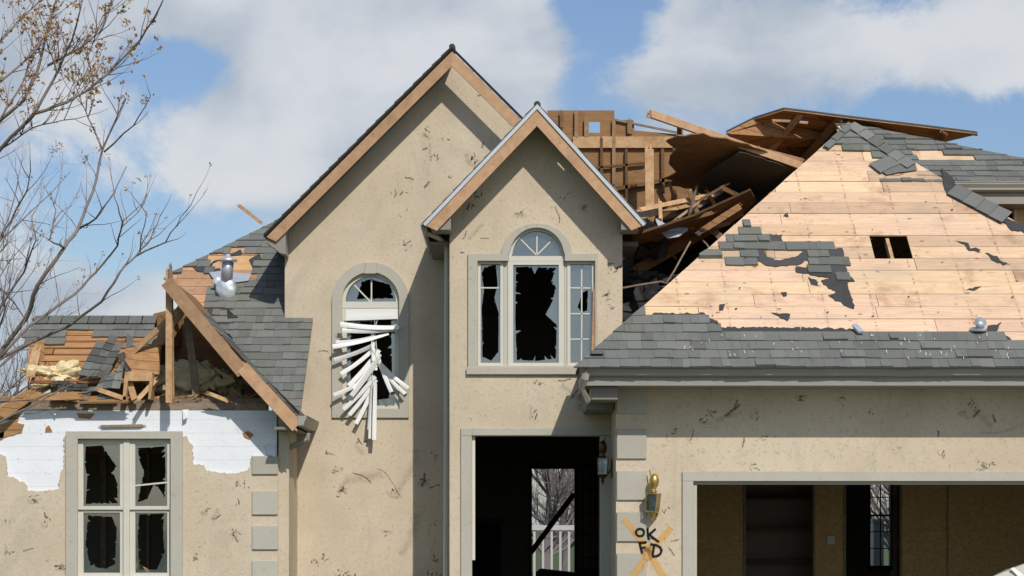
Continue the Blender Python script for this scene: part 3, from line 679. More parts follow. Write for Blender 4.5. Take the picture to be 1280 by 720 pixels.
# --- garage eave: fascia, soffit, gutter
mb = MB(); mb.box((.87, -3.45, 3.325), (9.0, -3.42, 3.53)); mb.box((.87, -3.418, 3.325), (.90, PT - .002, 3.53)); mb.build('fascia', 'fasciametal', H)
mb = MB(); mb.box((.90, -3.418, 3.33), (9.0, PG - .002, 3.345)); mb.box((.90, PG + .002, 3.33), (1.298, PT - .002, 3.345)); mb.build('soffit', 'fasciametal', H)
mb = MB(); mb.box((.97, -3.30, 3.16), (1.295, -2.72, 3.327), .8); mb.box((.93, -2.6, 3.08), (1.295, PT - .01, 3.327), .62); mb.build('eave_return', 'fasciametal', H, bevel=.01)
def gutter(a, b, out, mb, dents=(), seg=60, h=.135, sc=1.0):
    a, b = Vector(a), Vector(b); out = Vector(out); prof = [(0, 0), (.06, 0), (.085, .02), (.085, .045), (.115, .095), (.115, .118), (.125, .122), (.125, .132), (.112, .135), (.105, .125), (0.008, .125), (0, .132)]
    L = (b - a).length; vs = []; fs = []; m_ = len(prof)
    for i in range(seg + 1):
        p = a.lerp(b, i / seg); dz = 0; dy = 0
        for (c, w, az, ay) in dents:
            e = math.exp(-((i / seg * L - c) / w) ** 2); dz += az * e; dy += ay * e
        for (u, z) in prof: vs.append(p + out * (u * sc + dy * (u / .12)) + Vector((0, 0, z * sc * h / .135 + dz * (u / .12))))
    for i in range(seg):
        for j in range(m_): fs.append([i * m_ + j, i * m_ + (j + 1) % m_, (i + 1) * m_ + (j + 1) % m_, (i + 1) * m_ + j])
    fs += [list(range(m_)), [seg * m_ + j for j in range(m_)][::-1]]
    mb.add(vs, fs)
mb = MB(); gutter((.83, -3.452, 3.435), (9.0, -3.452, 3.435), (0, -1, 0), mb, [(1.0, .2, -.006, -.008), (3.95, .13, -.014, -.03), (3.6, .3, .004, 0), (.1, .15, .012, .0)], 160, sc=.86); mb.build('gutter', 'gutter', H)
# crumpled downspout stub at the garage corner
mb = MB(); mb.tube([W(733, 462, -3.5), W(731, 474, -3.52), W(727, 486, -3.45), W(733, 500, -3.3), W(729, 509, -3.2)], [.06, .05, .035, .055, .03], 6); mb.build('downspout_stub', 'fasciametal', H)

# --- tall gable roof and tower roof
def gable_roof(ap, le, re, Yf, Yb, board=.15, bt=.04, flash=True, Yw=0, open_right=False, hole=None):
    ap, le, re = [Vector((p[0], 0, p[1])) for p in (ap, le, re)]
    for (e, k) in ((le, 0), (re, 1)):
        d = (e - ap).normalized(); nrm = Vector((-d.z, 0, d.x)); nrm = nrm if nrm.z > 0 else -nrm
        f0 = Vector((0, Yf, 0)); Lf = (e - ap).length
        y0 = (Yw + .02) if (open_right and k == 1) else Yf
        def sp(u, y, h): return ap + d * u + Vector((0, y, 0)) + nrm * h
        def sheet_(m, h, th, tint, ex=0):
            hs = [[sp(hole[0], hole[2], h), sp(hole[1], hole[2], h), sp(hole[1], hole[3], h), sp(hole[0], hole[3], h)]] if (hole and k == 1) else ()
            m.prism([sp(0, y0 - ex, h), sp(Lf + ex, y0 - ex, h), sp(Lf + ex, Yb, h), sp(0, Yb, h)], nrm * th, hs, tint)
        m = MB(); sheet_(m, -.05, .028, 1); m.build('roof_deck', 'ply', H)
        m = MB(); r = random.Random(k); sheet_(m, -.018, .022, .75, .02)
        nx = int(Lf / .18)
        for i in range(nx):
            u0, u1 = Lf * i / nx, Lf * (i + 1.05) / nx; jy = r.uniform(.02, .04); ys = y0 - jy
            if hole and k == 1 and u0 < hole[1] and u1 > hole[0]: ys = hole[3]
            m.prism([sp(u0, ys, .006), sp(u1, ys, .008), sp(u1, ys, .024), sp(u0, ys, .012)], (0, Yb - ys, 0), tint=r.uniform(.6, 1.1))
        m.build('shingles', 'shingle', H)
        fp = Vector((0, -bt, 0)); c = abs(nrm.z)
        m = MB(); m.prism([ap + f0 - Vector((0, 0, .045 / c)), e + f0 - nrm * .045, e + f0 - nrm * (.045 + board) - d * .05, ap + f0 - Vector((0, 0, (.045 + board) / c))], fp, tint=r.uniform(.95, 1.12)); m.build('rake_board', 'fascia', H)
        m = MB(); m.prism([ap + f0 - Vector((0, 0, .002 / c)), e + f0 + d * .01 - nrm * .002, e + f0 + d * .01 - nrm * (.045 if flash else .028), ap + f0 - Vector((0, 0, (.045 if flash else .028) / c))], fp * 1.5, tint=1 if flash else .35); m.build('drip_edge', 'flash' if flash else 'felt', H)
        if not (open_right and k == 1):
            hh = -.13; hs = ()
            m = MB(); sheet0 = [sp(.22, Yf + .01, hh), sp(Lf - .05, Yf + .01, hh), sp(Lf - .05, Yw - .002, hh), sp(.22, Yw - .002, hh)]
            if hole and k == 1: hs = [[sp(hole[0], hole[2], hh), sp(hole[1], hole[2], hh), sp(hole[1], hole[3] - .01, hh), sp(hole[0], hole[3] - .01, hh)]]
            m.prism(sheet0, nrm * .01, hs, .45); m.build('soffit', 'fasciametal', H)  # dark tint paints the shaded band under the rake board
    m = MB(); m.tube([ap + Vector((0, Yf - .04, .0)), ap + Vector((0, Yf + .3, .0))], .045, 7); m.build('ridge_cap', 'felt', H)
gable_roof((-.82, 8.17), (-3.39, 5.60), (1.5, 5.85), -.40, 3.2, .14, flash=False, open_right=True)
gable_roof((.325, 7.05), (-1.14, 5.515), (1.715, 5.515), PT - .44, .3, .145, Yw=PT, hole=(.55, .75, -1.84, -1.66))
# eave returns (triangular boxed ends)
mb = MB()
mb.prism([W(331, 301, -.40), W(357, 275, -.40), W(357, 318, -.40), W(350, 316, -.40)], (0, .38, 0), tint=.9)
mb.prism([W(538, 285, PT - .44), W(563.5, 259, PT - .44), W(563.5, 287, PT - .44), W(540, 287, PT - .44)], (0, .42, 0), tint=.85)
mb.prism([W(776.5, 262, PT - .44), W(799, 287, PT - .44), W(776.5, 287, PT - .44)], (0, .42, 0), tint=.85)
mb.build('eave_return', 'fasciametal', H)
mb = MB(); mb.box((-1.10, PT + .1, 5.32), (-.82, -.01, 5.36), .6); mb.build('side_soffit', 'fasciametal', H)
mb = MB(); mb.box((1.45, PT + .1, 5.30), (1.66, -.3, 5.36), .3); mb.build('side_soffit', 'fasciametal', H)  # strong dark tint: shade of the eave end put into its colour
# tower side gutter and its downspout
mb = MB(); gutter((-1.10, PT - .38, 5.41), (-1.10, -.02, 5.41), (-1, 0, 0), mb, [(.05, .1, .03, 0)], 10, sc=.7); mb.build('gutter', 'gutter', H)
def spout(pts, w, t, mb):
    for i in range(len(pts) - 1): mb.beam(pts[i], pts[i + 1], w, t, (0, -1, 0))
mb = MB(); Yd = PT + .25
mb.tube([W(531, 284, PT - .2), W(533, 291, PT - .12), W(547, 297, PT + .05), W(557, 304, Yd), W(558.5, 312, Yd), W(558, 400, Yd), W(557.5, 540, Yd), W(557, gy(Yd), Yd)], .032, 6); mb.build('downspout', 'vinyl', H)

# --- wing roof R ------------------------------------------------
RP = Plane(0, 4.48, .857)
right = [(190, 347), (206, 335), (300, 280), (356, 255), (420, 230), (420, 275), (420, 402), (420, 401), (400, 530), (370, 535), (300, 460), (205, 358)]
rr = RP.poly(right)
mb = MB(); Rc = ccw(RP.poly([(204, 347), (395, 252), (391, 401), (375.5, 517)])); 
lay_boards(RP, mb, Rc, -1.65, 3.2, -6, -2.7, seed=8, gap=.006, warm=.1, base=1.2, h=-.0, bh=.2)
mb.build('roof_deck', 'fascia', H)
exp1 = RP.poly([(200, 352), (222, 338), (236, 333), (262, 343), (268, 330), (318, 318), (322, 333), (312, 340), (320, 350), (300, 352), (268, 352), (262, 372), (270, 388), (264, 398), (250, 402)])
exp2 = RP.poly([(262, 318), (300, 312), (324, 318), (322, 334), (264, 338)])
mb = MB(); lay_shingles(RP, mb, [rr], exclude=[exp1, exp2], conv=Rc, Y0=-1.66, Y1=3.1, X0=-6, X1=-2.5, seed=6, expo=.175)
mb.build('shingles', 'shingle', H)
mb = MB()
for i, p in enumerate([[(240, 334), (262, 332), (300, 312), (304, 318), (268, 326), (262, 343), (246, 340)], [(312, 325), (324, 318), (330, 330), (318, 345)], [(262, 372), (284, 384), (300, 392), (288, 410), (262, 405), (258, 394)], [(265, 338), (275, 336), (290, 372), (270, 378)]]): mb = MB(); patch(RP, mb, p, .01 + .001 * i, .006, seed=i); mb.build('felt_remnant', 'felt', H)
# left part of the slope with its ridge: shingle rows, torn boards
Lc = ccw(RP.poly([(44, 405), (205, 405), (230, 505), (30, 505)]))
mb = MB(); lay_boards(RP, mb, ccw(RP.poly([(38, 409), (215, 409), (160, 478), (36, 478)])), -1.2, .0, -7.6, -4.3, bh=.15, seed=9, gap=.016, base=1.05, Lr=(.9, 2.6), warm=.1); mb.build('roof_deck', 'oldwood', H)
mb = MB(); lay_shingles(RP, mb, [RP.poly([(40, 404), (206, 404), (200, 434), (188, 434), (180, 424), (126, 424), (108, 416), (80, 416), (75, 428), (34, 430)])], exclude=[RP.poly([(84, 409), (104, 409), (106, 425), (82, 425)])], conv=None, Y0=-1.66, Y1=.02, X0=-7.5, X1=-4.2, seed=12, expo=.175)
mb.build('shingles', 'shingle', H)
a1, a2 = RP.at(-6.62, .03, .03), RP.at(-4.95, .03, .03); mb = MB()
for i in range(9): 
    p, q = a1.lerp(a2, i / 9), a1.lerp(a2, (i + 1.1) / 9); mb.prism([p, q, q + Vector((0, -.14, -.11)), p + Vector((0, -.14, -.11))], (0, .0, .012), tint=rnd.uniform(.7, 1.05))
mb.build('ridge_cap', 'shingle', H)
# rear slope so the ridge is a real ridge
mb = MB(); mb.prism([a1 - Vector((.05, 0, .02)), a2 - Vector((-.3, 0, .02)), a2 + Vector((.3, 2.3, -1.9)), a1 + Vector((-.05, 2.3, -1.9))], (0, .01, -.02)); mb.build('rear_deck', 'oldwood', H)
mb = MB(); mb.prism([W(36, 428, -.6), W(52, 420, -.6), W(50, 500, -.95), W(34, 500, -.95)], (.03, .03, 0)); mb.build('end_sheathing', 'oldwood', H)
# torn gable on the wing
Yr = -1.62
mb = MB(); mb.beam(W(208, 352, Yr), W(304, 466, Yr), .17, .045, tint=.8); mb.build('rake_board', 'fascia', H)
mb = MB(); mb.beam(W(303, 459, Yr - .012), W(371, 533, Yr - .012), .17, .04, tint=1.15, ragged=.02); mb.build('rake_board', 'fascia', H)
e0, e1 = W(206, 350, Yr), W(376, 531, Yr); v0 = W(240, 372, .42); d_ = (e1 - e0)
mb = MB(); mb.prism([e0 + Vector((.04, .03, .03)), e1 + Vector((.03, .03, .03)), e1 + Vector((.03, 1.6, .03)), e1 + Vector((-.05, 1.62, .15)), Vector((-4.46, .38, e0.z))], (-.02, 0, -.03)); mb.build('side_deck', 'ply', H)
mb = MB()
nn = 15
for i in range(nn):
    p, q = e0.lerp(e1, i / nn), e0.lerp(e1, (i + 1) / nn); L_ = 1.9 - (i / nn) * .3 if i > 3 else 1.5
    if i in (0, 1, 2): continue
    mb.prism([p + Vector((.04, rnd.uniform(-.03, .05), .045)), q + Vector((.04, rnd.uniform(-.03, .03), .05)), q + Vector((.04, 1.6 - .0, .05)), p + Vector((.04, 1.6, .045))], (-.01, 0, -.012), tint=rnd.uniform(.5, 1.1))
mb.build('shingles', 'shingle', H)
mb = MB(); mb.prism([W(326, 482, Yr - .01), W(334, 486, Yr - .01), W(364, 520, Yr - .01), W(358, 520, Yr - .01), W(345, 506, Yr - .01), W(330, 496, Yr - .01)], (.01, .05, .01)); mb.build('bent_flashing', 'flash', H)
# posts, studs and rafters inside the torn gable
def stick(name, mat, x0, y0, x1, y1, Y0, Y1, w, t=.04, tint=1.0, rag=.02, parent=H, side=None):
    m = MB(); m.beam(W(x0, y0, Y0), W(x1, y1, Y1), w, t, side, tint, rag); return m.build(name, mat, parent)
stick('stud', 'lumber', 211, 504, 211.5, 338, -1.45, -1.45, .085, .04, .95)
stick('stud', 'lumber', 216, 500, 214, 372, -1.40, -1.40, .05, .04, .7)
stick('stud', 'greywood', 213, 360, 213, 332, -1.5, -1.5, .035, .04, .8)
stick('rafter', 'greywood', 234, 398, 246, 498, -1.0, -.9, .10, .04, .9)
stick('rafter', 'lumber', 228, 384, 150, 455, -1.2, -1.0, .07, .04, .9)
stick('rafter', 'lumber', 192, 436, 228, 385, -.9, -.7, .13, .05, .75)
stick('ceiling_joist', 'lumber', 0, 512, 60, 482, -1.2, -.9, .1, .05, .8)
stick('rafter', 'lumber', 168, 498, 160, 470, -1.2, -1.2, .08, .05, 1.1)
mb = MB(); mb.slab([(192, 392), (226, 384), (320, 430), (345, 500), (330, 506), (150, 506), (160, 440), (186, 410)], .35, .03); mb.build('attic_wall', 'ply', H)
mb = MB(); mb.prism([W(157, 436, -1.0), W(200, 430, -.9), W(198, 468, -1.15), W(166, 466, -1.2), W(156, 450, -1.15)], (.01, .03, .01)); mb.prism([W(196, 395, -.2), W(228, 385, .3), W(226, 432, .3), W(196, 437, -.2)], (.01, .03, .01), tint=.8); mb.build('torn_deck', 'oldwood', H)
mb = MB(); mb.box((-6.55, -1.0, 2.96), (-3.15, 2.0, 3.0)); mb.build('attic_floor', 'ply', H)

for i in range(14):
    x = rw.uniform(150, 320); y = rw.uniform(470, 500); L = rw.uniform(10, 34); a = rw.choice((rw.uniform(.1, .8), rw.uniform(2.3, 3.0)))
    stick('broken_rafter', rw.choice(('lumber', 'greywood', 'oldwood')), x, y, x + L * math.cos(a), y - L * math.sin(a), rw.uniform(-.9, -.1), rw.uniform(-.9, -.1), rw.choice((.03, .05)), .03, rw.uniform(.5, 1.0), .03)
# --- wing side eave, gutter and downspout
mb = MB(); gutter((-2.80, -1.66, 2.93), (-2.80, -.02, 2.93), (1, 0, 0), mb, [], 8, sc=1.0); mb.build('gutter', 'gutter', H)
mb = MB(); mb.box((-3.115, -1.6, 2.88), (-2.8, -.01, 2.915), .7); mb.box((-2.825, -1.6, 2.885), (-2.80, -.01, 3.06)); mb.build('side_soffit', 'fasciametal', H)
mb = MB(); Yd = -.95
mb.tube([W(385, 541, Yd), W(384, 549, Yd), W(372, 555, Yd), W(360, 560, Yd), W(355.5, 568, Yd), W(355, 620, Yd), W(355, gy(Yd), Yd)], .04, 6); mb.build('downspout', 'fasciametal', H)

# --- second storey block at the right
HP = Plane(-.2, 6.36, .7)
hs = [(1045, 156), (1062, 155), (1082, 161), (1118, 168), (1170, 178), (1230, 190), (1280, 204), (1380, 222), (1380, 231), (1120, 231), (1080, 190)]
mb = MB(); mb.prism([HP.at(*HP.un(x, y), 0) for x, y in hs], -HP.n * .03); mb.build('roof_deck', 'pine', H)
hc = HP.poly([(1040, 150), (1062, 148), (1120, 158), (1170, 166), (1230, 178), (1280, 191), (1400, 215), (1400, 240), (1120, 240), (1080, 190)]); hcv = ccw(HP.poly([(1040, 152), (1112, 165), (1390, 222), (1390, 236), (1040, 236)]))
mb = MB(); lay_shingles(HP, mb, [hc], exclude=[HP.poly([(1150, 190), (1186, 191), (1222, 199), (1220, 202), (1184, 200), (1150, 200)])], conv=hcv, Y0=-.22, Y1=1.8, X0=4.4, X1=8.6, seed=21, expo=.175); mb.build('shingles', 'shingle', H)
mb = MB(); mb.prism([HP.at(*HP.un(1050, 156), -.02), HP.at(*HP.un(1380, 222), -.02), HP.at(*HP.un(1380, 222), -.02) + Vector((0, 2, -1.6)), HP.at(*HP.un(1050, 156), -.02) + Vector((0, 2, -1.6))], (0, .01, -.03)); mb.build('rear_deck', 'oldwood', H)
mb = MB(); gutter((6.08, -.2, 6.22), (8.8, -.2, 6.22), (0, -1, 0), mb, [], 20); mb.build('gutter', 'gutter', H)
mb = MB(); mb.box((6.08, -.195, 6.06), (8.8, -.17, 6.34)); mb.box((6.08, -.168, 6.06), (8.8, .3, 6.075), .6); mb.build('fascia', 'fasciametal', H)
mb = MB(); mb.slab([(1130, 242), (1420, 242), (1420, 400), (1200, 400)], .32, .15, [rect(1237, 251, 1268, 280)]); mb.build('upper_wall', 'stucco', H)
mb = MB(); frame_rect(mb, 1234, 249, 1271, 284, 3, .29, .06); w4 = mb.build('window', 'vinyl', H); w4['label'] = 'small upper window behind the garage roof'
mb = MB(); mb.box(W(1225, 240, .9), W(1290, 330, .95)); mb.build('interior_wall', 'darker', H)  # near-black sheet, the unlit room's darkness put into its colour

# ------------------------------------------------------------------ wreck between tower and garage roof
Yw = 2.5
mb = MB(); mb.slab([(684, 138), (768, 138), (768, 150), (792, 150), (793, 163), (848, 168), (925, 182), (1004, 208), (1000, 240), (930, 300), (800, 330), (700, 330)], Yw, .02, [rect(735, 152, 750, 166), rect(700, 146, 704, 152)]); mb.build('attic_wall', 'ply', H)
mb = MB(); mb.beam(W(716, 178, Yw - .04), W(848, 178, Yw - .04), .17, .05, tint=1.0); mb.build('wall_plate', 'lumber', H)
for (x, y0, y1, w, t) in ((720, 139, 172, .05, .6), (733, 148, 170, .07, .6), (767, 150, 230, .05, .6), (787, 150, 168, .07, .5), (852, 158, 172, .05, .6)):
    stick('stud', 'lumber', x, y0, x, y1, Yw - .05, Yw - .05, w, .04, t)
stick('stud', 'lumber', 812, 262, 811.5, 186, 1.9, 1.9, .13, .04, 1.15)
stick('top_strip', 'greywood', 770, 150, 848, 166, Yw - .03, Yw - .03, .03, .03, .9)
# hanging torn deck and grey felt flap: leaning out towards the street, seen from below
def lean(pts, ya, Ya, yb, Yb_): return [W(x, y, Ya + (y - ya) / (yb - ya) * (Yb_ - Ya)) for x, y in pts]
mb = MB(); mb.prism(lean(jag([(833, 178), (848, 170), (880, 168), (926, 178), (1002, 207), (992, 214), (955, 238), (905, 236), (870, 240), (848, 232), (836, 233), (840, 225), (828, 222), (846, 216), (836, 206), (838, 194), (846, 188)], 1.2, 8, 4), 168, -.5, 240, 1.9), (0, .02, .02)); mb.build('torn_deck', 'ply', H)
mb = MB(); mb.prism(lean(jag([(872, 240), (878, 222), (900, 205), (925, 190), (960, 200), (996, 214), (972, 234), (940, 250), (905, 250), (880, 246)], 1.2, 8, 6), 190, -.1, 250, 1.7), (0, .02, .01), tint=(2.1, 1.9, 1.6)); mb.build('felt_flap', 'felt', H)
def quad(name, mat, pts, th=(0, .02, -.02), tint=1.0, parent=H, j=0):
    m = MB(); m.prism([W(*p) for p in pts], th, tint=tint); return m.build(name, mat, parent)
quad('added_shade_deck', 'ply', [(790, 296, -1.2), (868, 270, -.9), (938, 238, .2), (950, 262, 1.5), (880, 312, 1.5), (792, 330, 1.5)], (0, 0, .03), .45)  # sheet added as a canopy, tilted to shade the valley below
quad('valley_shade_felt', 'blackfelt', [(778, 268, 1.55), (960, 236, 1.55), (960, 420, 1.2), (778, 470, 1.2)], (0, .02, 0))  # black felt backing; its blackness also stands for the valley's deep shade
stick('fallen_joist', 'ply', 796, 338, 925, 264, -.1, .7, .15, .05, .6, .03)
stick('fallen_joist', 'ply', 818, 312, 905, 262, .2, .9, .11, .05, .7, .03)
stick('fallen_joist', 'ply', 798, 292, 890, 266, -1.0, -.6, .05, .05, .7, .03)


for i in range(20):
    x = rw.uniform(796, 900); y = 300 - (x - 796) * .30 + rw.uniform(-26, 22); L = rw.uniform(16, 62); a = rw.choice((rw.uniform(.15, .6), rw.uniform(.2, .7), rw.uniform(-1.1, -.5), rw.uniform(1.2, 1.7))); 
    if abs(a) > .9: L = min(L, 26)
    x1, y1 = x + L * math.cos(a), y - L * math.sin(a)
    if x1 > 930: continue
    Yr_ = rw.uniform(-.5, 1.3); stick('broken_rafter', rw.choice(('lumber', 'ply', 'ply', 'greywood', 'oldwood')), x, y, x1, y1, Yr_, Yr_ + rw.uniform(-.2, .5), rw.choice((.035, .05, .09)), .035, rw.uniform(.5, 1.0), .04)
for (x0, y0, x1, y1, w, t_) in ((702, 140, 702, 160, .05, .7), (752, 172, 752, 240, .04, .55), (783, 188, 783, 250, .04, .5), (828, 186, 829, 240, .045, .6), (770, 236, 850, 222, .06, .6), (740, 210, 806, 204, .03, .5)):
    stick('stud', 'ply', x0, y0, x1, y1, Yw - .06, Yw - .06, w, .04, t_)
for (x0, y0, x1, y1, Y0_, Y1_, w, mt_, t_) in ((838, 232, 846, 262, .4, .6, .04, 'ply', .8), (905, 236, 938, 252, .2, .8, .06, 'oldwood', .6), (884, 240, 900, 268, .3, .8, .05, 'ply', .6), (842, 186, 870, 240, 1.95, 1.95, .05, 'ply', .5)):
    stick('broken_rafter', mt_, x0, y0, x1, y1, Y0_, Y1_, w, .035, t_, .04)
# the long beam and the lifted flap of roof above the apex
LB = []
def loose(name, mat, x0, y0, x1, y1, Y0, Y1, w, t, label, cat, group=None, tint=1.0, rag=.025):
    m = MB(); m.beam(W(x0, y0, Y0), W(x1, y1, Y1), w, t, None, tint, rag); o = m.build(name, mat); return tag(o, label, cat, group)
stick('ridge_beam', 'fascia', 812, 142, 1006, 209, -.6, .6, .10, .08, 1.25, .03)
stick('ridge_beam', 'fascia', 925, 183, 1000, 202, .2, .7, .10, .06, .8, .03)
stick('stud', 'ply', 849, 158, 850, 190, -.2, .6, .05, .05, .8)
FT = [(908, 167, 1.3), (942, 150, 1.5), (980, 138, 1.2), (1010, 141.5, 1.25), (1060, 148, 1.3), (1110, 154, 1.4), (1160, 160, 1.5), (1222, 168, 1.6), (1184, 177, 2.3), (1164, 186, 2.4), (1130, 182, 2.7), (1062, 175, 2.9), (1000, 214, 3.0), (950, 214, 2.6), (924, 186, 1.9)]
def flap_hole(c): return [W(x, y, Y) for x, y, Y in c]
mb = MB()
mb.prism([W(*p) for p in FT], (0, .01, .03), [flap_hole([(964, 149, 1.62), (990, 150, 1.62), (988, 153, 1.7), (966, 152, 1.7)]), flap_hole([(1000, 151, 1.62), (1012, 152, 1.62), (1010, 155, 1.7), (999, 154, 1.7)]), flap_hole([(934, 178, 2.0), (951, 182, 2.0), (950, 184, 2.05), (938, 181, 2.05)])]); mb.build('lifted_deck', 'oldwood', H)
mb = MB(); mb.prism([W(x, y - 1.5, Y) for x, y, Y in FT[:8]] + [W(x, y + 2, Y + .15) for x, y, Y in FT[:8][::-1]], (0, .02, .03)); mb.build('shingles', 'felt', H)
stick('rafter', 'fascia', 1002, 142, 962, 190, 1.35, 2.2, .09, .07, 1.0)
stick('rafter', 'ply', 1050, 148, 1004, 200, 1.35, 2.4, .11, .07, .8)
stick('rafter', 'ply', 1180, 166, 1160, 187, 1.45, 2.1, .12, .05, .9)
stick('rafter', 'ply', 1062, 152, 1150, 183, 1.4, 2.2, .10, .05, .6)

# loose pieces lying in the wreck ---------------------------------
grp = 'broken boards in the wreck beside the tower'
loose('broken_board', 'lumber', 800, 262, 892, 243, -.3, .5, .06, .03, 'long thin pale strip of lumber slanting up to the right beside the tower roof', 'board', grp, 1.2)
loose('broken_board', 'lumber', 800, 272, 868, 255, -.2, .6, .05, .03, 'second slanting strip just under the long pale strip beside the tower roof', 'board', grp, .95)
loose('broken_board', 'lumber', 862, 238, 872, 268, .1, .3, .06, .04, 'short steep board crossing the pale slanting strips', 'board', grp, .8)
loose('broken_board', 'lumber', 866, 283, 912, 262, -.2, .5, .06, .03, 'short sloping board on the right above the black valley', 'board', grp, 1.0)
loose('broken_board', 'lumber', 846, 290, 862, 276, -.5, -.3, .05, .03, 'stubby pale splinter under the crossed strips', 'board', grp, 1.25)
loose('broken_board', 'lumber', 826, 274, 825, 252, -.3, -.3, .05, .03, 'upright little offcut beside the end of the tower rake', 'board', grp, 1.3)
m = MB(); m.prism([W(820, 276, -.6), W(838, 286, -.7), W(860, 288, -.6), (W(848, 296, -.8)), W(834, 298, -.8), W(826, 290, -.7)], (0, .04, .04)); tag(m.build('crumpled_sheet', 'flash'), 'grey crumpled metal sheet caught between the tower roof and the fallen joists', 'metal sheet')
m = MB(); m.tube([W(778, 360, -.6), W(800, 356, -.65), W(826, 352, -.7), W(833, 354, -.7), W(842, 340, -.7), W(854, 318, -.6), W(863, 302, -.5)], .014, 5); tag(m.build('bent_conduit', 'greywood'), 'thin pale bent strip hanging in the black valley beside the tower', 'strip')
m = MB(); m.tube([W(878, 300, -.2), W(884, 306, -.25), W(890, 316, -.3)], .012, 5); tag(m.build('bent_conduit', 'greywood'), 'short dark wire hanging by the edge of the garage roof boards', 'strip')
def crumple(name, mat, c, r, seed, sc, label, cat, tint=1.0, amp=.7, sub=3):
    m = MB(); m.blob(c, r, seed, amp, 5 if 'insul' in name else sub, sc, tint); o = m.build(name, mat, smooth='insul' in name); return tag(o, label, cat)
crumple('torn_underlay', 'blackfelt', W(808, 395, -.2), .45, 3, (.55, .5, .9), 'shiny black torn underlay bunched at the foot of the valley', 'roofing felt', 1.2)
crumple('torn_underlay', 'felt', W(815, 350, .0), .3, 5, (1.2, .5, .4), 'grey crushed underlay lying across the middle of the dark valley', 'roofing felt', .8)
crumple('torn_underlay', 'felt', W(846, 362, -.5), .16, 7, (1.1, .5, .6), 'small scrap of grey underlay against the sloping garage roof edge', 'roofing felt', 1.4)
crumple('torn_underlay', 'blackfelt', W(812, 300, -.2), .3, 8, (.6, .5, .7), 'black ragged underlay just right of the tower rake end', 'roofing felt', 1.0)

# ------------------------------------------------------------------ wreck on the wing
crumple('insulation_batt', 'insul', W(235, 476, -.5), .36, 2, (1.35, .4, .72), 'yellowish insulation batt bulging behind the leaning studs', 'insulation', 1.1, .35)
crumple('insulation_batt', 'insul', W(275, 485, -.4), .26, 4, (1.0, .4, .9), 'darker insulation batt at the right of the open attic', 'insulation', .8, .4)
crumple('insulation_batt', 'insulp', W(72, 468, -1.0), .16, 6, (1.7, .5, .7), 'cream splintered insulation on the left end of the torn roof', 'insulation', 1.1, .9)
crumple('insulation_batt', 'insulp', W(82, 495, -1.15), .09, 9, (1.6, .6, .55), 'small yellow tuft of insulation on the wall top', 'insulation', 1.1, .6)
sg = 'loose shingle sheets on the wing'
def sheet(pts, label, mat='felt', tint=1.0, group=None, name='shingle_sheet'):
    m = MB(); m.prism([W(*p) for p in pts], (0, .012, .006), tint=tint); o = m.build(name, mat); return tag(o, label, 'shingle sheet', group)
def raft(q, nu, nv, label, tint=1.0, seed=1, group=None):      # bent sheet of overlapping tabs between four corners
    r = random.Random(seed); a, b, c, d = [W(*p) for p in q]; m = MB()
    nn = (b - a).cross(d - a).normalized(); nn = nn if nn.y < 0 else -nn
    def sp(u, v): return (a.lerp(b, u)).lerp(d.lerp(c, u), v) + nn * (.05 * math.sin(u * 5 + seed) * math.sin(v * 3.4 + seed))
    for j in range(nv):
        for i in range(nu):
            if (i in (0, nu - 1) or j in (0, nv - 1)) and r.random() < .22: continue
            u0, u1, v0, v1 = i / nu + .004, (i + 1) / nu - .004, j / nv, (j + 1.1) / nv; jj = r.uniform(0, .02)
            P4 = [sp(u0, v0), sp(u1, v0), sp(u1, v1 + jj), sp(u0, v1 + jj)]
            m.prism([P4[0] + nn * .004, P4[1] + nn * .004, P4[2] + nn * .018, P4[3] + nn * .018], -nn * .012, tint=tint * r.choice((.7, .85, 1, 1.1, 1.25)))
    return tag(m.build('shingle_sheet', 'shingle'), label, 'shingle sheet', group)
raft([(126, 420, -.85), (160, 418, -.75), (132, 474, -1.15), (98, 466, -1.15)], 3, 6, 'large grey shingle sheet hanging diagonally over the torn wing boards', .8, 1, sg)
raft([(158, 420, -.8), (186, 424, -.75), (184, 440, -.95), (156, 446, -1.0)], 3, 2, 'short shingle sheet just right of the diagonal one under the ridge', .7, 5, sg)
sheet([(146, 444, -1.15), (154, 440, -1.1), (168, 464, -1.15), (160, 468, -1.17)], 'narrow dark shingle strip crossing the hanging sheets', tint=1.0, group=sg)
raft([(134, 460, -1.2), (156, 452, -1.15), (150, 484, -1.3), (118, 486, -1.3)], 3, 3, 'grey shingle sheet folded below the narrow dark strip', 1.1, 2, sg)
raft([(112, 484, -1.2), (150, 480, -1.2), (142, 498, -1.28), (100, 500, -1.3)], 4, 2, 'grey shingle flap lying on the wall top left of the wooden box', .8, 3, sg)
raft([(66, 478, -1.1), (108, 476, -1.1), (114, 494, -1.2), (60, 493, -1.2)], 5, 3, 'dark shingle rubble below the cream insulation', .4, 4, sg)
m = MB()
cx, cy = W(172, 482, -1.2).x, -1.2
b0, b1 = W(154, 499, -1.3), W(188, 466, -1.1)
m.slab([(153, 500), (156, 466), (162, 464), (190, 465), (191, 476), (188, 499), (185, 499), (187, 476), (160, 476), (157, 500)], -1.3, .25)
tag(m.build('wooden_box', 'lumber'), 'pale open wooden box frame standing on the wall top', 'box')
wg = 'broken boards along the wing wall top'
loose('broken_board', 'lumber', 124, 487, 152, 497, -1.35, -1.3, .06, .03, 'pale pointed board leaning on the left of the wooden box', 'board', wg, 1.1)
loose('broken_board', 'oldwood', 34, 497, 100, 494, -1.3, -1.3, .10, .03, 'reddish split board lying flat on the left wall top', 'board', wg, 1.1)
loose('broken_board', 'oldwood', 96, 500, 160, 500, -1.28, -1.28, .09, .04, 'long low reddish board lying before the wooden box', 'board', wg, .9)
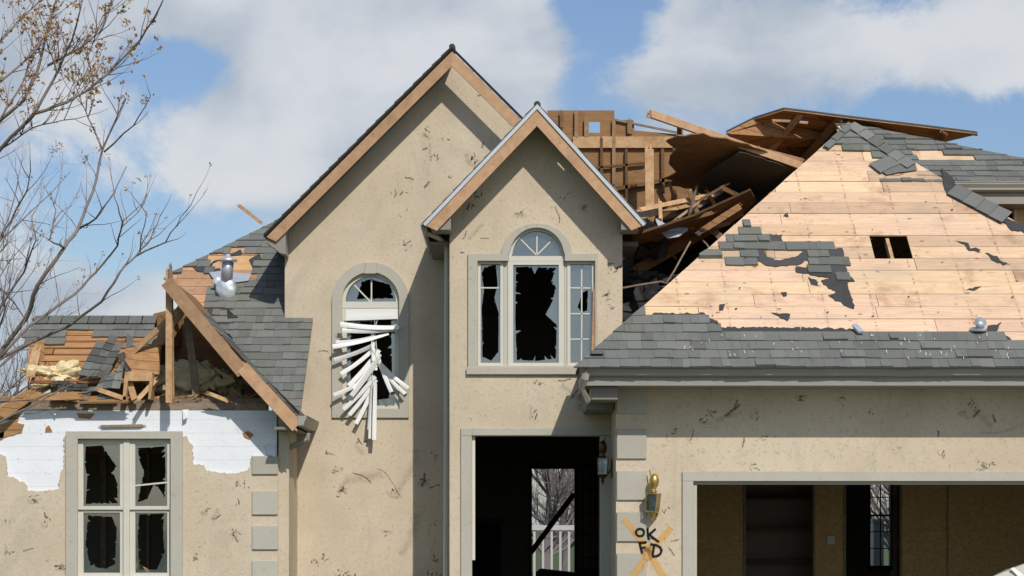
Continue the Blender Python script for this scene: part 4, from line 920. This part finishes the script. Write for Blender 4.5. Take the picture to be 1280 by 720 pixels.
loose('broken_board', 'lumber', 172, 500, 194, 476, -1.36, -1.2, .06, .03, 'board leaning up against the tall stud', 'board', wg, 1.0)
loose('broken_board', 'lumber', 262, 492, 284, 501, -1.3, -1.25, .05, .03, 'pale offcut in the dark corner of the open attic', 'board', wg, 1.2)
loose('broken_board', 'lumber', 38, 470, 46, 438, -1.1, -.9, .12, .03, 'splintered upright board at the left end of the torn roof', 'board', wg, .9, .06)
loose('broken_board', 'oldwood', 0, 520, 38, 492, -1.25, -1.1, .16, .04, 'dark brown board sloping down past the left end of the wall', 'board', wg, .8, .05)
loose('broken_board', 'lumber', 300, 258, 326, 278, 1.6, 1.7, .05, .03, 'lone stick poking above the roof hip beside the tall gable', 'board', None, 1.0)
rs = random.Random(33)
m = MB()
for i in range(130):
    x = rs.uniform(-10, 318); y = 501 + rs.uniform(-6, 2); L = rs.uniform(3, 18); a = rs.gauss(0, .3)
    m.beam(W(x, y, -1.06 + rs.uniform(0, .12)), W(x + L * math.cos(a), y - L * math.sin(a), -1.02 + rs.uniform(0, .15)), rs.uniform(.008, .035), .015, None, rs.uniform(.3, 1.2), .02)
tag(m.build('splinters', 'lumber'), None, None, None, 'stuff')['label'] = 'splintered wood scattered along the wing wall top'
raft([(282, 388, -.62), (304, 392, -.5), (312, 409, -.66), (287, 404, -.8)], 2, 2, 'curled black shingle lying on the grey wing roof', .35, 8)
sheet([(343, 512, -1.4), (352, 509, -1.4), (362, 520, -1.5), (358, 526, -1.5)], 'dark ragged shingle beside the bent flashing at the eave', tint=.7)

# galvanised roof vent on the wing roof
vb = RP.at(*RP.un(283, 362), .03); V = thing('roof_vent', vb, 'bent shiny galvanised vent pipe lying against the wing roof', 'roof vent')
m = MB(); m.tube([W(283, 354, vb.y - .10), W(285, 326, vb.y - .22)], [.085, .08], 14, .75); m.build('pipe', 'tin', V, smooth=True)
m = MB(); m.lathe(W(285, 327, vb.y - .22), [(.085, -.01), (.125, .0), (.13, .025), (.09, .05), (.04, .07), (.035, .10), (.01, .11)], 14); m.build('cap', 'tin', V, smooth=True)
m = MB(); m.prism([RP.at(*RP.un(x, y), .04) for x, y in ((262, 344), (276, 342), (292, 344), (314, 346), (311, 354), (297, 356), (270, 356))], RP.n * .008); m.build('flashing', 'tin', V)
m = MB(); m.blob(W(283, 361, vb.y - .13), .165, 3, .06, 4, (.88, .42, 1.0)); m.build('dented_cone', 'tin', V, smooth=True)
m = MB(); m.blob(W(272, 352, vb.y - .10), .065, 5, .25, 3, (1.1, .2, 1.0)); m.build('torn_flange', 'tin', V, smooth=True)
# little tin bits on the garage roof
m = MB(); b = G.at(*G.un(1222, 413), .04); m.tube([b + Vector((0, 0, 0)), b + Vector((.01, -.1, .06))], [.03, .075], 12); m.tube([b + Vector((0, 0, .0)), b + Vector((0, 0, -.05))], [.1, .11], 10); tag(m.build('vent_collar', 'tin', smooth=True), 'small tin vent collar by the felt at the right of the garage roof', 'roof vent')
m = MB(); m.prism([G.at(*G.un(x, y), .05) for x, y in ((1064, 412), (1070, 411), (1080, 421), (1072, 421))], G.n * .03); tag(m.build('tin_flashing', 'tin'), 'bent piece of tin flashing at the middle of the garage roof felt line', 'flashing')

# ------------------------------------------------------------------ blinds blown out of the arched window
BL = thing('window_blind', W(463, 510, -.1), 'tattered white vertical blind blown out of the arched window', 'blind')
S5 = lambda x, y: (340 + x / 2.571, 280 + y / 2.571)
slats = [(219, 322, 408, 332, .10), (226, 342, 402, 338, .085), (195, 394, 375, 352, .085), (205, 380, 330, 362, .07), (200, 436, 335, 385, .085), (222, 482, 330, 400, .085), (247, 520, 345, 405, .10), (255, 552, 342, 430, .10), (262, 530, 348, 418, .085), (198, 550, 322, 488, .085),
         (230, 596, 332, 490, .085), (248, 614, 335, 500, .085), (270, 642, 328, 520, .085), (316, 690, 322, 515, .085), (328, 694, 332, 512, .085), (310, 662, 318, 520, .05), (384, 540, 340, 428, .085), (428, 546, 350, 462, .075), (438, 528, 346, 446, .08),
         (326, 440, 322, 326, .07), (334, 470, 330, 398, .06)]
for i, (x0, y0, x1, y1, w) in enumerate(slats):
    a, b = S5(x0, y0), S5(x1, y1); m = MB(); Yb = -.16 + .012 * (i % 7)
    r_ = random.Random(i); p, q = W(*a, Yb - .03), W(*b, Yb + .05); ax = (q - p).normalized(); u = ax.cross(Vector((0, -1, 0))).normalized(); nn = u.cross(ax); vs = []; fs = []; w *= .68; tw = r_.uniform(-.9, .9); sg_ = 8
    for k in range(sg_ + 1):
        t = k / sg_; c = p.lerp(q, t) + Vector((0, 0, -.02 * math.sin(math.pi * t))); uu = (u * math.cos(tw * t) + nn * math.sin(tw * t))
        for e in (-1, -.5, 0, .5, 1): vs.append(c + uu * e * w / 2 + nn * (.004 * (1 - e * e)))
        for e in (-1, -.5, 0, .5, 1): vs.append(c + uu * e * w / 2 + nn * (.004 * (1 - e * e) - .0015))
    for k in range(sg_):
        for j in range(4): fs.append([k * 10 + j, k * 10 + j + 1, k * 10 + 11 + j, k * 10 + 10 + j]); fs.append([k * 10 + 5 + j, k * 10 + 15 + j, k * 10 + 16 + j, k * 10 + 6 + j])
        fs.append([k * 10, k * 10 + 10, k * 10 + 15, k * 10 + 5]); fs.append([k * 10 + 4, k * 10 + 9, k * 10 + 19, k * 10 + 14])
    fs += [[0, 5, 6, 1], [1, 6, 7, 2], [2, 7, 8, 3], [3, 8, 9, 4]]; o_ = sg_ * 10; fs += [[o_ + j, o_ + j + 1, o_ + j + 6, o_ + j + 5] for j in range(4)]
    m.add(vs, fs, r_.uniform(.68, 1.0)); m.build('slat', 'blind', BL)
m = MB(); m.tube([W(*S5(330, 310), -.06), W(*S5(336, 400), -.1), W(*S5(322, 480), -.12), W(*S5(330, 560), -.1)], .004, 4); m.tube([W(*S5(338, 310), -.06), W(*S5(318, 390), -.13), W(*S5(345, 450), -.12), W(*S5(300, 500), -.1)], .004, 4); m.build('cord', 'blind', BL)
m = MB(); m.slab([S5(236, 276), S5(404, 272), S5(404, 300), S5(300, 312), S5(238, 304)], .02, .02, tint=.85); m.build('valance', 'blind', BL)
m = MB(); m.beam(W(*S5(236, 306), -.02), W(*S5(405, 300), -.02), .05, .04, tint=.9); m.build('headrail', 'blind', BL)

# ------------------------------------------------------------------ coach lights
def coach(base, label, tilt=0, shade_tint=1.0):
    t = thing('coach_light', base, label, 'wall lamp', 'coach lights by the entry and garage'); b = Vector(base)
    m = MB(); m.lathe(b + Vector((0, -.16, -.10)), [(.01, -.16), (.018, -.13), (.03, -.10), (.02, -.07), (.055, -.04), (.06, -.02), (.035, 0)], 10, shade_tint); m.build('lower_finial', 'brass', t, smooth=True)
    m = MB()
    for sx in (-1, 1):
        for sy in (-1, 1): m.beam(b + Vector((sx * .075, -.16 + sy * .075, -.10)), b + Vector((sx * .085, -.16 + sy * .085, .16)), .014, .014, tint=shade_tint)
    m.box(b + Vector((-.085, -.245, -.11)), b + Vector((.085, -.075, -.095)), shade_tint); m.box(b + Vector((-.095, -.255, .155)), b + Vector((.095, -.065, .17)), shade_tint); m.build('cage', 'brass', t)
    m = MB()
    for (dx, dy) in ((1, 0), (-1, 0), (0, 1), (0, -1)):
        u = Vector((dy, dx, 0)); o1 = b + Vector((dx * .06, -.16 + dy * .06, -.095)); o2 = b + Vector((dx * .083, -.16 + dy * .083, .155))
        m.prism([o1 - u * .052, o1 + u * .052, o2 + u * .076, o2 - u * .076], (dx * .002, dy * .002, 0))
    m.build('lamp_glass', 'clear', t)
    m = MB(); m.lathe(b + Vector((0, -.16, -.06)), [(.02, 0), (.035, .03), (.045, .08), (.03, .13), (.012, .16)], 10); m.build('bulb', 'bulb', t, smooth=True)
    m = MB(); m.lathe(b + Vector((0, -.16, .17)), [(.03, 0), (.06, .02), (.03, .05), (.05, .085), (.066, .12), (.072, .17), (.068, .21), (.05, .25), (.015, .28)], 12, shade_tint); m.build('crown', 'brass', t, smooth=True)
    m = MB(); m.beam(b + Vector((-.05, -.13, .36)), b + Vector((-.1, -.12, .5)), .014, .014, tint=shade_tint); m.build('bent_hook', 'brass', t)
    m = MB(); m.box(b + Vector((-.05, -.03, -.15)), b + Vector((.05, -.003, .15)), shade_tint); m.tube([b + Vector((0, -.02, .0)), b + Vector((0, -.10, -.13))], .014, 6, shade_tint); m.build('back_plate', 'brass', t, bevel=.01)
    return t
L1 = coach(W(820, 631, PG), 'battered brass coach light hanging on the stucco right of the garage quoins'); L1.rotation_euler = (0, R(4), R(-22)); L1.scale = (.86, .86, .86)
L2 = coach(Vector((1.30, -1.95, 2.36)), 'shaded coach light on the side wall between entry and garage', shade_tint=.18); L2.rotation_euler = (0, 0, R(-90)); L2.scale = (.8, .8, .8)  # brass of this lamp tinted dark to stand for the shade here

# ------------------------------------------------------------------ sprayed marks
def yq(X, Z):
    for a, b in QG:
        if min(a.x, b.x) - .004 <= X <= max(a.x, b.x) + .004 and min(a.z, b.z) - .004 <= Z <= max(a.z, b.z) + .004: return PG - .032
    return PG - .004
def stroke(mb, pts, wpx, yfun=yq, Y=PG, step=.6):
    out = []
    for i in range(len(pts) - 1):
        (x0, y0), (x1, y1) = pts[i], pts[i + 1]; n_ = max(2, int(math.hypot(x1 - x0, y1 - y0) / step))
        for j in range(n_): t = j / n_; out.append((x0 + (x1 - x0) * t, y0 + (y1 - y0) * t))
    out.append(pts[-1]); w = [W(x, y, Y) for x, y in out]
    mb.ribbon([(p.x, p.z) for p in w], wpx * (Y - CY) / F, yfun)
S7 = lambda *p: [(780 + x / 5.143, 580 + y / 5.143) for x, y in p]
m = MB()
for s_, w in ((S7((-5, 355), (40, 400), (100, 480), (150, 560)), 12), (S7((305, 405), (270, 450), (220, 500), (158, 565)), 11), (S7((152, 545), (120, 630), (60, 720), (20, 800)), 13), (S7((160, 560), (200, 640), (250, 720), (300, 800)), 13), (S7((150, 530), (156, 600), (156, 620)), 14)): stroke(m, s_, w)
for (x_, y_, l_) in ((150, 600, 60), (176, 640, 40), (118, 640, 50), (60, 425, 45), (262, 470, 40)): stroke(m, S7((x_, y_), (x_ + 1, y_ + l_)), 1.6)
m.build('orange_cross_mark', 'orange', H)
m = MB(); off = lambda f: (lambda X, Z: f(X, Z) - .004)
ring = S7(*[(102 + 26 * math.cos(a * .35), 440 + 24 * math.sin(a * .35)) for a in range(19)])
for s_ in (ring, S7((150, 412), (154, 450), (160, 488)), S7((204, 416), (180, 438), (158, 456)), S7((162, 452), (190, 476), (226, 502)),
           S7((100, 502), (108, 540), (118, 576)), S7((98, 508), (125, 506), (146, 502)), S7((108, 542), (138, 534)),
           S7((194, 522), (188, 556), (184, 592)), S7((168, 516), (205, 520), (232, 534), (242, 556), (234, 578), (212, 592), (180, 596))): stroke(m, s_, 4.2, off(yq))
m.build('black_letters', 'black', H)

# ------------------------------------------------------------------ scuffs on the stucco
md = MB(); ms = MB(); rs = random.Random(12)
def scuff(x, y, L, a, w, Y, mbx):
    pts = [(x, y)]; 
    for i in range(6):
        a += rs.uniform(-.35, .35); pts.append((pts[-1][0] + L / 6 * math.cos(a), pts[-1][1] - L / 6 * math.sin(a)))
    stroke(mbx, pts, w, lambda X, Z: Y - .004 - .0005 * rs.random(), Y, 2)
def field(Y, boxp, n_, avoid):
    for i in range(n_):
        for _ in range(20):
            x, y = rs.uniform(boxp[0], boxp[2]), rs.uniform(boxp[1], boxp[3])
            if not any(inside((x, y), p) for p in avoid): break
        if i % 3 == 0:
            a0 = rs.uniform(-1.5, 1.5); k_ = rs.randint(3, 6)
            for _ in range(k_): scuff(x + rs.gauss(0, 3), y + rs.gauss(0, 2.4), rs.uniform(2, 8), a0 + rs.gauss(0, .6), rs.uniform(1.2, 4.5), Y, md)
            if rs.random() < .5: scuff(x - 6, y + rs.uniform(-2, 4), rs.uniform(10, 22), a0, rs.uniform(8, 16), Y, ms)
        elif i % 3 == 1: scuff(x, y, rs.choice((2, 3, 5)), rs.uniform(-1.5, 1.5), rs.uniform(.8, 2), Y, md)
WA = [rect(405, 320, 600, 535)]
field(0, (362, 420, 500, 716), 34, WA); field(0, (395, 160, 640, 330), 22, WA + [[(395, 270), (395, 100), (565, 100)], [(565, 90), (700, 90), (700, 240)], rect(600, 150, 700, 330)])
field(0, (512, 340, 550, 715), 12, []); field(0, (560, 100, 600, 200), 4, [])
TA = [rect(575, 270, 757, 475), rect(570, 528, 800, 720), rect(748, 400, 790, 480)]
field(PT, (566, 240, 772, 715), 44, TA + [[(562, 262), (562, 200), (640, 200)], [(780, 280), (780, 200), (700, 200)]])
field(PG, (815, 492, 1275, 584), 46, []); field(PG, (812, 600, 848, 716), 5, [])
field(PL, (2, 620, 78, 716), 16, []); field(PL, (234, 600, 312, 716), 20, [])
for (x, y, L, a, w, Y) in ((55, 640, 10, -1.2, 6, PL), (28, 690, 16, .3, 3, PL), (290, 665, 16, -.6, 3, PL), (905, 520, 26, .3, 8, PG), (918, 512, 14, 1.2, 5, PG), (867, 535, 18, -1.5, 3, PG), (928, 560, 14, 1.2, 5, PG), (1216, 522, 14, .9, 7, PG), (1240, 518, 12, -1.0, 7, PG), (1172, 538, 9, -1.4, 5, PG), (835, 684, 14, -.9, 5, PG), (838, 676, 12, .1, 3, PG),
                           (398, 440, 14, .3, 3, 0), (440, 590, 30, -.5, 4, 0), (470, 585, 50, -.05, 2, 0), (530, 590, 20, -1.5, 7, 0), (536, 610, 16, .2, 4, 0), (530, 236, 12, 1.1, 6, 0), (505, 222, 14, .2, 4, 0), (528, 188, 8, .9, 5, 0), (602, 185, 8, 1, 5, 0), (693, 256, 26, -.9, 3.4, PT), (697, 475, 18, -.5, 5, PT), (712, 500, 22, 1, 4, PT), (578, 300, 14, 1.2, 3, PT), (600, 298, 12, .2, 3, PT), (596, 120, 12, .2, 5, 0)):
    scuff(x, y, L, a, w, Y, md)
for (x, y, L, a, w, Y) in ((1215, 512, 36, -.2, 22, PG), (895, 528, 36, .4, 16, PG), (1225, 540, 60, 0, 8, PG), (700, 480, 40, -.6, 16, PT), (585, 300, 30, .8, 14, PT), (430, 600, 50, -.2, 26, 0), (520, 640, 60, -1.4, 26, 0), (520, 560, 70, -1.5, 22, 0)):
    scuff(x, y, L, a, w, Y, ms)
md.build('scuff_marks', 'dirt', H)['kind'] = 'stuff'; ms.build('dirt_smears', 'smear', H)['kind'] = 'stuff'
# pale scrape lines on the lower garage shingles
m = MB(); rs = random.Random(5)
for i in range(46):
    x, y = rs.uniform(850, 1265), rs.uniform(424, 454); a = rs.uniform(1.1, 2.0); L = rs.uniform(2, 7); w = rs.uniform(.9, 2)
    p = [G.at(*G.un(x + L * t * math.cos(a), y - L * t * math.sin(a)), .046) for t in (0, .5, 1)]; vs = []; so_ = []
    for k, q in enumerate(p):
        for e, f in ((-1, .1), (0, 1), (1, .1)): vs.append(q + Vector((e * w * .005, 0, 0))); so_.append(f * (1 if k == 1 else .5))
    m.add(vs, [[0, 1, 4, 3], [1, 2, 5, 4], [3, 4, 7, 6], [4, 5, 8, 7]], 1, so_)
m.build('scrape_marks', 'chip', H)['kind'] = 'stuff'

# ------------------------------------------------------------------ inside, seen through the openings
FP = thing('fireplace', W(606, 790, 5.9), 'dark fireplace mantel against the back wall inside the entry', 'fireplace')
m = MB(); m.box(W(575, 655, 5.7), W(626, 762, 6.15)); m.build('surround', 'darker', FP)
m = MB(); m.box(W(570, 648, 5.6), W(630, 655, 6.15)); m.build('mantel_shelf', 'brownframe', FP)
m = MB(); m.beam(W(664, 690, 5.6), W(717, 618, 5.9), .09, .05, ragged=.02); tag(m.build('fallen_timber', 'brownframe'), 'dark fallen timber leaning diagonally across the rear doorway', 'timber')
m = MB(); m.prism([W(670, 716, 4.6), W(676, 711, 4.6), W(720, 716, 4.6), W(735, 725, 4.4), W(735, 760, 4.4), W(668, 760, 4.6)], (0, .5, 0)); tag(m.build('overturned_cabinet', 'brownframe', bevel=.02), 'dark overturned cabinet on the floor before the rear doorway', 'cabinet')
DR = thing('deck_railing', (0.5, 12, 0), 'white picket railing of the rear deck seen through the entry', 'railing')
m = MB(); m.box((-1, 12, 1.54), (3, 12.09, 1.64)); m.build('top_rail', 'railp', DR)
m = MB(); m.box((-1, 12.02, .5), (3, 12.07, .57)); m.build('bottom_rail', 'railp', DR)
for i in range(14):
    x = .25 + i * .172; m = MB(); m.box((x, 12.025, .57), (x + .045, 12.065, 1.54)); m.build('picket', 'railp', DR)
for x in (-1, 2.95):
    m = MB(); m.box((x - .05, 11.99, 0), (x + .05, 12.1, 1.7)); m.build('post', 'railp', DR)
DP = thing('porch_column', W(1104, 700, 8), 'white square porch column seen through the rear garage window', 'column')
m = MB(); m.box(W(1092, 652, 8.0), W(1101.5, 800, 8.25)); m.build('shaft', 'railp', DP)
m = MB(); m.box(W(1090.5, 649, 7.97), W(1103, 652.5, 8.28)); m.build('capital', 'railp', DP)
m = MB(); m.prism([W(1238, 722, -3.0), W(1258, 712, -3.0), W(1285, 703, -2.95), W(1300, 722, -3.0), W(1290, 760, -3.0), W(1240, 760, -3.0)], (0, .03, .0), tint=.75); m.prism([W(1263, 711, -3.01), W(1267, 709, -3.01), W(1284, 722, -3.01), W(1276, 724, -3.01)], (0, -.01, .0), tint=1.5)
tag(m.build('leaning_panel', 'panelw'), 'pale broken panel leaning in the lower right of the garage opening', 'panel')

# ------------------------------------------------------------------ shrubs at the wall foot
def shrub(c, h, r, n_, label, seed):
    t = thing('shrub', c, label, 'shrub', 'small shrubs at the foot of the house'); rr_ = random.Random(seed); ml = MB(); mst = MB()
    for i in range(14):
        a = rr_.uniform(0, 6.28); top = Vector(c) + Vector((math.cos(a) * r * rr_.random(), math.sin(a) * r * .5 * rr_.random(), h * rr_.uniform(.7, 1)))
        mst.tube([Vector(c), Vector(c).lerp(top, .5) + Vector((rr_.uniform(-.03, .03), 0, 0)), top], [.012, .008, .004], 5)
        for k in range(n_):
            p = Vector(c).lerp(top, rr_.uniform(.25, 1.02)) + Vector([rr_.gauss(0, .045) for _ in range(3)]); u = Vector([rr_.uniform(-1, 1) for _ in range(3)]).normalized() * rr_.uniform(.015, .035); v = u.cross(Vector([rr_.uniform(-1, 1) for _ in range(3)])).normalized() * .012
            ml.add([p - u, p + v, p + u, p - v], [(0, 1, 2, 3)], rr_.uniform(.6, 1.6))
    mst.build('stems', 'bark', t); ml.build('leaves', 'leaf', t)
shrub(W(414, gy(-.5), -.5), 1.02, .42, 60, 'small leafy shrub below the arched window', 1)
shrub(W(546, gy(-.5), -.5), 1.02, .12, 40, 'narrow leafy shrub beside the tower downspout', 2)

# ------------------------------------------------------------------ trees
def grow(mbt, p, d, L, r, depth, rr_, out, up=.25, spread=.6, n=5, kids=3):
    pts = [p]; rad = [r]
    for i in range(n):
        d = (d + Vector([rr_.gauss(0, .13) for _ in range(3)]) + Vector((0, 0, up * .2))).normalized(); pts.append(pts[-1] + d * L / n); rad.append(r * (1 - .75 * (i + 1) / n))
    mbt.tube(pts, rad, 5 if r > .012 else 3); out.append(pts[-1])
    if depth > 0:
        for k in range(kids + (depth > 1)):
            t = rr_.uniform(.25, .95); i = min(n - 1, int(t * n)); q = pts[i].lerp(pts[i + 1], t * n - i)
            dd = (d + Vector([rr_.gauss(0, spread) for _ in range(3)])).normalized()
            if rr_.random() < .3: out.append(q)
            grow(mbt, q, dd, L * rr_.uniform(.4, .68), rad[i] * .62, depth - 1, rr_, out, up, spread, n, kids)
# near maple: limbs follow the photograph in outline, spread in depth
TY = -10.0; rt = random.Random(4)
T = thing('budding_tree', W(-150, gy(TY), TY), 'near leafless tree with reddish twigs and brown bud tufts at the left edge', 'tree')
trunk = [(-150, gy(TY)), (-148, 800), (-140, 640), (-125, 540), (-112, 440)]
mt = MB(); mt.tube([W(x, y, TY) for x, y in trunk], [.17, .15, .135, .12, .10], 12); mt.build('trunk', 'bark', T, smooth=True)
limbs = [
    ([(-112, 440), (-80, 330), (-40, 240), (0, 187), (43, 142), (83, 128), (117, 107), (140, 87), (167, 60), (190, 27), (206, -6)], 3.6, .9),
    ([(43, 142), (72, 90), (90, 50), (104, -5)], 2.3, .7), ([(-60, 290), (-30, 190), (0, 150), (30, 125), (45, 95), (60, 30), (72, -8)], 3.8, .7),
    ([(60, 82), (100, 60), (125, 40), (142, -5)], 2.0, .6), ([(-40, 130), (0, 52), (26, 22), (60, -8)], 2.3, .6), ([(-50, 170), (0, 102), (40, 68), (60, 40)], 2.2, .6),
    ([(-125, 560), (-70, 500), (0, 442), (33, 397), (47, 357), (80, 310), (97, 287), (116, 240), (128, 187), (157, 123)], 4.4, .7),
    ([(128, 187), (110, 147), (100, 123)], 1.3, .5), ([(130, 190), (167, 157), (188, 120)], 1.5, .5), ([(97, 287), (120, 273), (143, 240), (158, 208)], 1.7, .5), ([(80, 310), (62, 300), (70, 262), (64, 248)], 1.4, .4),
    ([(0, 447), (37, 407), (93, 368), (120, 340), (147, 307), (153, 277), (143, 247)], 2.6, .6), ([(153, 283), (168, 270), (180, 255)], 1.0, .4),
    ([(-20, 460), (30, 432), (87, 407), (127, 377), (150, 340), (170, 320), (187, 300), (200, 270)], 2.8, .6), ([(170, 320), (207, 303), (227, 270)], 1.5, .5), ([(175, 315), (178, 290), (183, 268)], 1.0, .3),
    ([(-60, 310), (0, 360), (17, 377), (35, 403)], 1.8, .6), ([(-90, 560), (0, 527), (50, 502), (75, 487), (132, 462)], 2.0, .6), ([(-30, 505), (10, 502), (45, 500)], 1.4, .4),
    ([(-60, 420), (0, 300), (20, 262), (33, 240), (38, 215)], 2.0, .7), ([(-70, 520), (-10, 400), (30, 340), (45, 300), (40, 270)], 2.2, .7),
    ([(-112, 440), (-120, 250), (-90, 100), (-70, -60), (-60, -250)], 7, .7), ([(-125, 540), (-190, 380), (-260, 250), (-300, 100)], 7, .7), ([(-120, 400), (-160, 200), (-190, 20), (-200, -200)], 7, .7),
    ([(72, 90), (60, 60), (50, 20)], 1.3, .4), ([(0, 150), (30, 100), (42, 60)], 1.5, .4), ([(117, 107), (110, 70), (128, 20)], 1.2, .4), ([(0, 187), (40, 160), (80, 150), (112, 80)], 1.3, .4)]
mbb = MB(); tips = []; mtw = MB(); sc = (TY - CY) / F
for li, (pts, r0, ry) in enumerate(limbs):
    Yo = TY + (li % 5 - 2) * .12; n_ = len(pts); ws = []
    for i in range(n_ - 1):
        (x0, y0), (x1, y1) = pts[i], pts[i + 1]
        for j in range(3): t = j / 3; ws.append((x0 + (x1 - x0) * t + (rt.uniform(-1, 1) if j else 0), y0 + (y1 - y0) * t + (rt.uniform(-1, 1) if j else 0)))
    ws.append(pts[-1]); V3 = [W(x, y, Yo + .25 * math.sin(k * .35 + li)) for k, (x, y) in enumerate(ws)]; nn = len(V3)
    rads = [max(.0045, r0 * sc * (1 - .78 * k / nn)) * .92 for k in range(nn)]
    mbb.tube(V3, rads, 6, rt.uniform(.8, 1.2))
    for k in range(1, nn):
        if li < 21 and ws[k][0] < -60: continue
        for _q in range(rt.choice((1, 1, 2, 3)) if ws[k][1] < 170 and ws[k][0] < 150 else rt.choice((0, 0, 1, 1, 1))):
            d = (V3[k] - V3[k - 1]).normalized(); side = Vector((rt.uniform(-1, 1), rt.uniform(-1, 1), rt.uniform(-.3, .9))).normalized(); d2 = (d + side * .85).normalized()
            grow(mtw, V3[k], d2, rt.uniform(.15, .55), .0052, 1 if rt.random() < .5 else 0, rt, tips, .5, .6, 4, 2)
        if rt.random() < .5: tips.append(V3[k])
mbb.build('limbs', 'bark', T, smooth=True); mtw.build('twigs', 'twig', T)
mbu = MB()
for p in tips:
    py = HY - (p.z - CZ) * F / (p.y - CY); big_ = 1.0 if py < 130 else .25
    if rt.random() < (.75 if py < 130 else .35):
        dens_ = rt.choice((1, 1, 2, 4)) if py < 200 else 1
        for k in range(int(5 * dens_)):
            s_ = .006 + .011 * rt.random() * (1 if big_ > .5 else .45); c = p + Vector([rt.gauss(0, .026 if dens_ > 2 else .011) for _ in range(3)])
            u = Vector([rt.uniform(-1, 1) for _ in range(3)]).normalized() * s_ * 1.3; v = u.cross(Vector([rt.uniform(-1, 1) for _ in range(3)])).normalized() * s_ * .7; w_ = u.cross(v).normalized() * s_ * .5
            tt = rt.uniform(.6, 1.5); mbu.add([c - u, c + v, c + u, c - v, c + w_], [(0, 1, 4), (1, 2, 4), (2, 3, 4), (3, 0, 4), (3, 2, 1, 0)], (tt, tt * rt.uniform(.7, 1.15), tt * rt.uniform(.6, 1)))
mbu.build('bud_tufts', 'buds', T)
# thick olive bud clusters seen on the near tree
# background bare trees
def baretree(base, h, label, seed, group, kids=4, lean=0):
    rr_ = random.Random(seed); t = thing('bare_tree', base, label, 'tree', group); m = MB(); b = Vector(base)
    n = 7; pts = [b]; 
    for i in range(n): pts.append(pts[-1] + Vector((rr_.gauss(lean, .05) * h / n, rr_.gauss(0, .05) * h / n, h * .75 / n)))
    rad = [h * .018 * (1 - .85 * i / n) for i in range(n + 1)]; m.tube(pts, rad, 8); m.build('trunk', 'farbark', t)
    m = MB(); o = []
    for i in range(1, n + 1):
        for k in range(kids):
            a = rr_.uniform(0, 6.28); d = Vector((math.cos(a), math.sin(a), rr_.uniform(.5, 1.3))).normalized()
            grow(m, pts[i], d, h * rr_.uniform(.2, .36), rad[i] * .4 + .010, 3, rr_, o, .6, .5, 4, 3)
    m.build('crown', 'farbark', t)
bg = 'bare trees behind the house'
baretree((-12.3, 18, 0), 10.5, 'tall distant bare tree behind the left end of the house', 3, bg, 2)
baretree((-14.2, 27, 0), 9.0, 'farther bare tree at the left edge beyond the tall distant one', 5, bg, 3)
baretree((.9, 26, 0), 7.5, 'bare tree seen through the rear doorway of the entry', 8, bg, 8)
baretree((2.6, 30, 0), 8.0, 'farther bare tree seen past the right of the deck railing', 9, bg, 8)
baretree((1.7, 38, 0), 8.0, 'most distant bare tree seen through the rear doorway', 14, bg, 8)
baretree((9.6, 22, 0), 7.0, 'bare tree seen through the rear garage window', 10, bg, 7)
